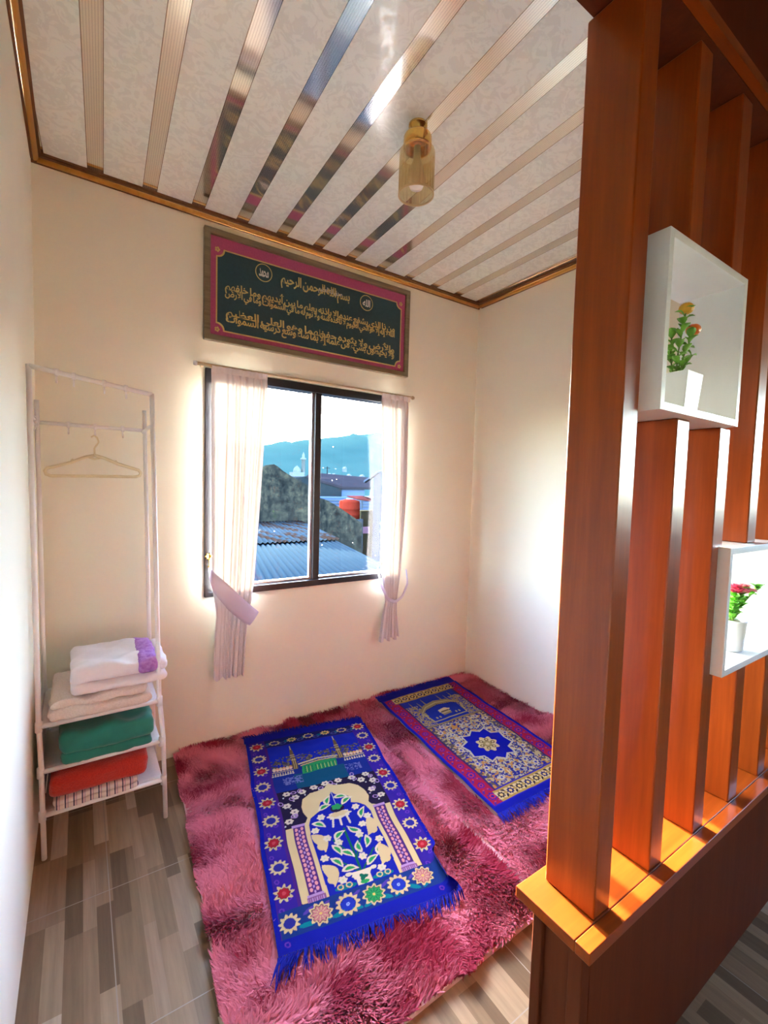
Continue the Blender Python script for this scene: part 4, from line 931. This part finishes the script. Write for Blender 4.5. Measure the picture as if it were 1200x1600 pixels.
def prayer_mat(p, q, label, seed, curl=0):
    q = np.array(q); c_ = q.mean(0)
    pm = thing('prayer_mat', (c_[0], c_[1], .03), label, 'prayer mat', 'prayer mats on the rugs')
    uu, vv = np.meshgrid(p.u, p.v); xy = lerp4(q, uu.ravel(), vv.ravel()); x, y = xy[:, 0].copy(), xy[:, 1].copy(); u_, v_ = uu.ravel(), vv.ravel()
    z = .041+.006*(vnoise(x*9+seed, y*9, seed)-.5)+.003*(vnoise(x*25, y*25, seed+1)-.5)
    eu = q[1]-q[0]; eu = eu/np.linalg.norm(eu)
    if curl:          # one corner of the mat has rolled up
        s_ = np.clip((u_-.90)/.10, 0, 1)*np.clip((v_-.80)/.10, 0, 1)*np.clip((1.06-v_)/.06, 0, 1); a = s_*2.6; rr = .0235
        x += eu[0]*(np.sin(a)*rr-a*rr); y += eu[1]*(np.sin(a)*rr-a*rr); z += (1-np.cos(a))*rr
    x += eu[0]*.004*(vnoise(v_*9, u_*0+seed, seed+2)-.5)*2
    nv, nu = uu.shape; idx = np.arange(nv*nu).reshape(nv, nu)
    f = np.stack([idx[:-1, :-1], idx[:-1, 1:], idx[1:, 1:], idx[1:, :-1]], -1).reshape(-1, 4)[:, ::-1]
    me = bpy.data.meshes.new('woven_face'); V = np.stack([x-c_[0], y-c_[1], z-.03], 1)
    me.vertices.add(len(V)); me.vertices.foreach_set('co', V.astype(np.float32).ravel()); me.loops.add(f.size); me.loops.foreach_set('vertex_index', f.astype(np.int32).ravel())
    me.polygons.add(len(f)); me.polygons.foreach_set('loop_start', (np.arange(len(f))*4).astype(np.int32)); me.update(calc_edges=True); me.polygons.foreach_set('use_smooth', [True]*len(f))
    cc = np.concatenate([p.C.reshape(-1, 3)*.82, np.ones((len(V), 1))], 1); at = me.color_attributes.new('tint', 'FLOAT_COLOR', 'POINT'); at.data.foreach_set('color', cc.astype(np.float32).ravel())
    me.materials.append(WEAVE); o = bpy.data.objects.new('woven_face', me); COL.objects.link(o); o.parent = pm
    # underside, a few mm below
    st_ = 6; ii = sorted(set(list(range(0, nv, st_))+[nv-1])); jj = sorted(set(list(range(0, nu, st_))+[nu-1]))
    Z = z.reshape(nv, nu); Xg, Yg = x.reshape(nv, nu), y.reshape(nv, nu)
    MB().grid([[(Xg[i, j]+(0 if not curl else .004*max(0, (Z[i, j]-.05)/.05)), Yg[i, j], Z[i, j]-.004) for j in jj] for i in ii]).build('backing', MATBACK, pm, smooth=True)
    # fringes
    for row, sgn in ((0, -1), (nv-1, 1)):
        b = MB(); r_ = random.Random(seed+row); n_ = 170; ev = (q[3]-q[0])*sgn; ev = ev/np.linalg.norm(ev); clump = 0
        for k in range(n_):
            tt = (k+r_.random())/n_; j = int(tt*(nu-1)); base = Vector((Xg[row, j], Yg[row, j], Z[row, j]-.002))
            if k % 9 == 0: clump = r_.uniform(-.45, .45)
            l_ = (.055 if sgn > 0 else .034)*r_.uniform(.6, 1.15); side = clump+r_.uniform(-.3, .3)
            if curl and sgn > 0 and tt < .12: l_ *= 1.4; side -= .6
            d_ = Vector((ev[0]+eu[0]*side, ev[1]+eu[1]*side, 0)).normalized()
            e_ = base+d_*l_; e_.y = min(e_.y, -.006); m_ = base+d_*l_*.5; m_.y = min(m_.y, -.006)
            b.tube([base, (m_.x, m_.y, base.z+r_.uniform(-.002, .004)), (e_.x, e_.y, .036+r_.uniform(-.008, .006))], [.0026, .0024, .0008], 4, caps=False)
        b.build('fringe', BLUEFR, pm)
    return pm
prayer_mat(P1, Q1, 'blue prayer mat with cream arch, leafy bouquet and red flower border', 4, 1)
prayer_mat(P2, Q2, 'blue prayer mat with red borders and a blue star medallion', 14)

# ------------------------------------------------------------------ outside
GROUND = noisy('ground_outside', (.0240, .0300, .0180), (.0420, .0390, .0300), .4, .9, spec=0)
struct(MB().box(-300, 700, 1.5, 700, -4.2, -4.0).build('ground', GROUND), 'ground outside below the rooftops', 'ground')
HILLM = noisy('hazy_hill', (.0072, .0172, .0160), (.0088, .0195, .0180), .05, 1.0, spec=0)  # blue of the distance haze is painted into the hill's base colour
def D(sx, sz, dist): return (.153+sx*dist, -2.417+dist, 1.396+sz*dist)
# hill: a long slope with a ridge
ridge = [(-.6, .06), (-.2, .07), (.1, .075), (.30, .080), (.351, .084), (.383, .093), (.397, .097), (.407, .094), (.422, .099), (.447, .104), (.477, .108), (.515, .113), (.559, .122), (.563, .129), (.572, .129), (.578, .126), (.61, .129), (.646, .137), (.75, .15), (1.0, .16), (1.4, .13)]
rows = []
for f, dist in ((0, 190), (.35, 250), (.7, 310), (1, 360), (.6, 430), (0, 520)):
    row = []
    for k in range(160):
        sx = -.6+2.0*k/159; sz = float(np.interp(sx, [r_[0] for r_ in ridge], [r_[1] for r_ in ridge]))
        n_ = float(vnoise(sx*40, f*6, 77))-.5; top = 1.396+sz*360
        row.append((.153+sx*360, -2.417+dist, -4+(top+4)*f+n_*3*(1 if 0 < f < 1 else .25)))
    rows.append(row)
struct(MB().grid(rows).build('hill', HILLM, smooth=True), 'blue-green hill on the horizon, haze painted into its colour', 'hill')
HOUSEW = noisy('far_house_white', (.0275, .0340, .0400), (.0350, .0400, .0450), .5, .8, spec=0)
hr = random.Random(5)
for k in range(13):
    sx = .452+.175*(k+.3*hr.random())/13; fz = hr.choice([0, .01, .016, .03]) if k % 3 else .002
    dd = 185; z0 = -4; x, y, z = D(sx, .0, dd); w_ = hr.uniform(.7, 1.25)
    zt = 1.396+(.012+fz*.9)*dd
    yb = y+ (zt+4)/((1.396+.11*360+4)*.35)*60+1.0
    x = .153+sx*(yb+2.417); zt = 1.396+(.012+fz*.9)*(yb+2.417)
    o = MB().box(x-w_, x+w_, yb, yb+2.5, zt-2.0, zt).prism([(x-w_*1.1, zt), (x+w_*1.1, zt), (x, zt+1.1)], 'y', yb-.2, yb+2.7).build('hillside_house', HOUSEW)
    tag(o, 'tiny pale house dotted along the foot of the hill', 'house', 'tiny houses on the hill')
# blue corrugated shed roof
SHEDR = noisy('blue_roof_sheet', (.0050, .0092, .0128), (.0058, .0104, .0142), 1.5, 1.0, spec=0)
RUST = newmat('rusty_roof_sheet', (.2, .15, .12), 1.0, spec=0); t = NT(RUST)
n_ = t.noise(t.mapping(t.new('ShaderNodeNewGeometry').outputs['Position'], (2.6, .22, 1), (0, 0, R(13.5))), 1.5, 5, .6)
t.link(t.ramp(n_, [(.36, (.013, .018, .021)), (.50, (.015, .0185, .0195)), (.54, (.017, .009, .006)), (.60, (.015, .007, .004)), (.66, (.014, .0175, .0195))]), P(RUST).inputs['Base Color'])
CONC = newmat('weathered_concrete', (.1, .1, .09), .95, spec=0); t = NT(CONC); gp = t.new('ShaderNodeNewGeometry').outputs['Position']
n1 = t.noise(gp, 2.6, 9, .78); n2 = t.noise(t.mapping(gp, (2, 2, 1.1)), 1.2, 7, .7); n3 = t.math('ADD', t.math('MULTIPLY', n1, .55), t.math('MULTIPLY', n2, .45))
t.link(t.ramp(n3, [(.40, (.0016, .0019, .0020)), (.47, (.0040, .0045, .0042)), (.53, (.0085, .0084, .0066)), (.61, (.0170, .0158, .0105))]), P(CONC).inputs['Base Color'])
shed = thing('shed', (4.5, 6, -4), 'low shed with corrugated blue metal roof just outside the window', 'shed')
ax = Vector((math.sin(R(13.5)), math.cos(R(13.5)))); pxv = Vector((ax.y, -ax.x)); org = Vector((6.13, 8.95))   # far right corner of the blue sheets
def roofgrid(ya, yb, xa, xb, z, pitch=.13, amp=.018):
    """corrugations run along ax; near and far edges lie along x (xa, xb measured on the line y = 8.95)"""
    nw = int((xb-xa)/pitch*8); rows = []; sl = ax.x/ax.y
    for y_ in (ya, (ya+yb)/2, yb):
        rows.append([(xa+(xb-xa)*k/nw+(y_-8.95)*sl, y_, z+amp*math.sin(2*math.pi*(xb-xa)*k/nw/pitch)) for k in range(nw+1)])
    return rows
MB().grid(roofgrid(1.6, 8.95, -1.6, 6.13, -.20)).build('blue_roof', SHEDR, shed, smooth=True, solid=.012, recalc=False)
MB().grid(roofgrid(8.85, 14.9, -1.6, 6.22, -.145)).build('rusted_roof', RUST, shed, smooth=True, solid=.012, recalc=False)['label'] = 'rust streaked roof sheets'
sl = ax.x/ax.y
MB().prism([(-1.5+(1.8-8.95)*sl, 1.8), (6.0+(1.8-8.95)*sl, 1.8), (6.0+(14.7-8.95)*sl, 14.7), (-1.5+(14.7-8.95)*sl, 14.7)], 'z', -4, -.26).build('wall', HOUSEW, shed)
# concrete gable building
gd = 17.4
gb = thing('concrete_building', D(.45, 0, gd)[:2]+(-4,), 'old building with a stained dark concrete gable wall behind the shed', 'building')
prof = [(.12, -.07), (.12, -.30), (.602, -.30), (.602, -.099), (.575, -.082), (.555, -.070), (.534, -.057), (.520, -.050), (.503, -.041), (.492, -.037), (.480, -.034), (.470, -.020), (.451, -.005), (.440, .000), (.427, .006), (.410, .014), (.387, .027), (.375, .036), (.366, .041), (.352, .038), (.335, .030), (.25, -.012)]
pp = [(.153+a*gd, max(-4, 1.396+c_*gd)) for a, c_ in prof]
MB().prism(pp, 'y', -2.417+gd, -2.417+gd+.35).build('gable_wall', CONC, gb)
b = MB(); b.prism([(pp[3][0]-.1, pp[3][1]-.25), (pp[18][0], pp[18][1]-.3), (pp[18][0], pp[18][1]-.1), (pp[3][0]-.1, pp[3][1]-.1)], 'y', -2.417+gd+.35, -2.417+gd+6); b.prism([(pp[0][0], pp[0][1]-.3), (pp[18][0], pp[18][1]-.3), (pp[18][0], pp[18][1]-.1), (pp[0][0], pp[0][1]-.1)], 'y', -2.417+gd+.35, -2.417+gd+6)
b.build('roof', noisy('dark_tiles', (.0250, .0250, .0275), (.0400, .0375, .0375), 1, .8, spec=0), gb)
MB().box(pp[2][0]-.4, pp[2][0]-.05, -2.417+gd+.35, -2.417+gd+6, -4, pp[3][1]-.3).build('side_wall', CONC, gb)
# water tank
TANKM = noisy('orange_red_tank', (.0600, .0060, .0030), (.0750, .0080, .0040), 2, .7, spec=0)
tx, ty, tz = D(.5635, -.086, 24); tr_ = .62
wt = thing('water_tank', (tx, ty, tz), 'orange-red cylindrical water tank on a rooftop stand', 'water tank')
MB().lathe([(.001, 0), (tr_, 0), (tr_, .18), (tr_*1.03, .2), (tr_*1.03, .26), (tr_, .28), (tr_, .55), (tr_*1.03, .57), (tr_*1.03, .63), (tr_, .65), (tr_, .98), (tr_*.93, 1.08), (tr_*.4, 1.17), (.001, 1.19)], (tx, ty, tz), 36).build('tank_body', TANKM, wt, smooth=True)
MB().lathe([(.001, 1.23), (.2, 1.22), (.22, 1.15)], (tx, ty, tz), 24).build('lid', noisy('tank_lid', (.0800, .1000, .1250), (.1000, .1200, .1500), 3, .5, spec=0), wt, smooth=True)
MB().box(tx-.62, tx+.62, ty-.6, ty+.6, -4, tz-.001).build('stand', HOUSEW, wt)
# houses behind
BROOF = noisy('brown_roof_tiles', (.0070, .0060, .0072), (.0090, .0076, .0088), 1.2, 1, spec=0); PALEB = noisy('pale_blue_wall', (.020, .030, .050), (.024, .034, .056), .6, .8, spec=0); DARKW = noisy('dark_weathered_wall', (.004, .0058, .0068), (.007, .0085, .009), .8, .9, spec=0)
hd = 33
hs = thing('house', D(.52, 0, hd)[:2]+(-4,), 'house with a low brown roof and pale walls beyond the water tank', 'house')
def P3(sx, sz, dd): return D(sx, sz, dd)
b = MB(); a = [P3(.445, .018, hd), P3(.545, -.006, hd), P3(.625, -.006, hd), P3(.625, .019, hd+3), P3(.46, .026, hd+3)]
b.add(a+[(q[0], q[1], q[2]-.2) for q in a], [(0, 1, 2, 3, 4), (9, 8, 7, 6, 5)]+[(k, 5+k, 5+(k+1) % 5, (k+1) % 5) for k in range(5)]); b.build('roof', BROOF, hs)
x0 = P3(.40, 0, hd)[0]; x1 = P3(.541, 0, hd)[0]; x2 = P3(.612, 0, hd)[0]; yb = -2.417+hd
MB().prism([(x0, -4), (x1, -4), (x1, 1.396-.008*hd), (P3(.445, 0, hd)[0], 1.396+.016*hd), (P3(.42, 0, hd)[0], 1.396+.012*hd), (x0, 1.396-.004*hd)], 'y', yb+.05, yb+3).build('gable_wall', DARKW, hs)
MB().box(x1, x2, yb+.3, yb+3, -4, 1.396-.010*hd).build('front_wall', PALEB, hs)
pale = thing('house', D(.57, 0, 29)[:2]+(-4,), 'pale blue flat-roofed house beside the water tank', 'house')
b = MB(); q0, q1 = P3(.470, 0, 29), P3(.680, 0, 29)
b.box(q0[0], q1[0], q0[1], q0[1]+2, -4, 1.396-.033*29); b.build('wall', PALEB, pale)
b = MB(); [b.box(q0[0], q1[0], q0[1]-.06, q0[1]-.002, 1.396-zz*29-.04, 1.396-zz*29+.04) for zz in (.040, .047, .055)]; b.build('ledge', HOUSEW, pale)
REDR = noisy('red_awning', (.0350, .0075, .0060), (.0425, .0100, .0075), 2, .9, spec=0)
aw = thing('awning', D(.59, -.03, 27)[:3], 'faded red awning over the pale blue house', 'awning')
a = [P3(.555, -.0285, 27.4), P3(.600, -.028, 27.4), P3(.627, -.034, 26.6), P3(.627, -.041, 26.6), P3(.585, -.036, 26.6)]
MB().add(a+[(q[0], q[1], q[2]-.06) for q in a], [(0, 1, 2, 3, 4), (9, 8, 7, 6, 5)]+[(k, 5+k, 5+(k+1) % 5, (k+1) % 5) for k in range(5)]).build('canopy', REDR, aw)
q = P3(.60, -.045, 27); MB().box(q[0]-.03, q[0]+.03, q[1]-.03, q[1]+.03, -4, q[2]+.1).build('post', HOUSEW, aw)
yl = thing('house', D(.62, 0, 24.4)[:2]+(-4,), 'small ochre house right of the water tank', 'house')
q0, q1 = P3(.598, 0, 24.4), P3(.70, 0, 24.4); OCH = noisy('ochre_wall', (.0200, .0170, .0090), (.0250, .0210, .0110), 1.5, .9, spec=0)
MB().box(q0[0], q1[0], q0[1], q0[1]+.9, -4, 1.396-.067*24.4).build('wall', OCH, yl); MB().box(q0[0]+.1, q0[0]+.6, q0[1]-.06, q0[1]-.001, 1.396-.125*24.4, 1.396-.108*24.4).build('sign_panel', noisy('pink_panel', (.2500, .1000, .1500), (.2750, .1250, .1750), 3, .8, spec=0), yl)
gy = thing('house', D(.68, 0, 21)[:2]+(-4,), 'grey gabled roof at the right edge of the window, its wall standing in for the curtain reflection', 'house')
GREY = noisy('curtain_reflection_wall', (.0062, .0088, .0135), (.0078, .0104, .0155), .8, .85, spec=0)  # blue-grey of the curtain's reflection in the pane, put into a wall colour
q = [(.153+s_*21, 1.396+zz*21) for s_, zz in ((.634, -.30), (.80, -.30), (.80, .035), (.72, .059), (.655, .034), (.634, .020))]
def obl(poly, ya, yb):
    """house volume running back obliquely, away from our window"""
    b = MB(); n = len(poly); b.prism(poly, 'y', ya, yb)
    b.v = [(p[0]+(.66*(yb-ya) if i >= n else 0), p[1], p[2]) for i, p in enumerate(b.v)]; return b
obl([(a, max(-4, c_)) for a, c_ in q], -2.417+21, -2.417+24).build('wall', GREY, gy)
q2 = [(.153+s_*21, 1.396+zz*21) for s_, zz in ((.600, .0055), (.640, .0305), (.720, .0605), (.720, .0655), (.640, .0355), (.600, .0105))]
obl(q2, -2.417+20.9, -2.417+24.1).build('roof', noisy('slate_roof', (.0140, .0185, .0260), (.0180, .0230, .0310), 1, 1, spec=0), gy)
# far mosque dome and tower, aerial
mq = thing('mosque', D(.425, 0, 120)[:2]+(-4,), 'tiny white domed mosque with a tower far behind the gable', 'mosque')
MQ = noisy('mosque_white', (.0325, .0375, .0400), (.0375, .0425, .0425), .3, .8, spec=0)
x, y, _ = D(.421, 0, 120); zb = 1.396+.020*120
MB().box(x-1.6, x+1.6, y-1.5, y+1.5, -4, zb+.6).build('hall', MQ, mq); MB().lathe([(1.0, 0), (1.05, .4), (.9, 1.0), (.5, 1.5), (.08, 1.8), (.001, 2.0)], (x, y, zb+.6), 20).build('dome', MQ, mq, smooth=True)
MB().lathe([(.55, 0), (.5, zb+8.1), (.8, zb+8.2), (.8, zb+8.6), (.4, zb+8.7), (.35, zb+9.6), (.02, zb+10.4)], (x+1.9, y, -4), 14).build('tower', MQ, mq, smooth=True)
an = thing('aerial', P3(.4995, .026, hd+2), 'thin dark aerial on the brown roof', 'aerial')
q = P3(.4995, .024, hd+2); b = MB(); b.tube([q, (q[0], q[1], q[2]+.62)], .045, 6); b.tube([(q[0]-.25, q[1], q[2]+.5), (q[0]+.25, q[1], q[2]+.5)], .02, 5); b.build('mast', DARKW, an)
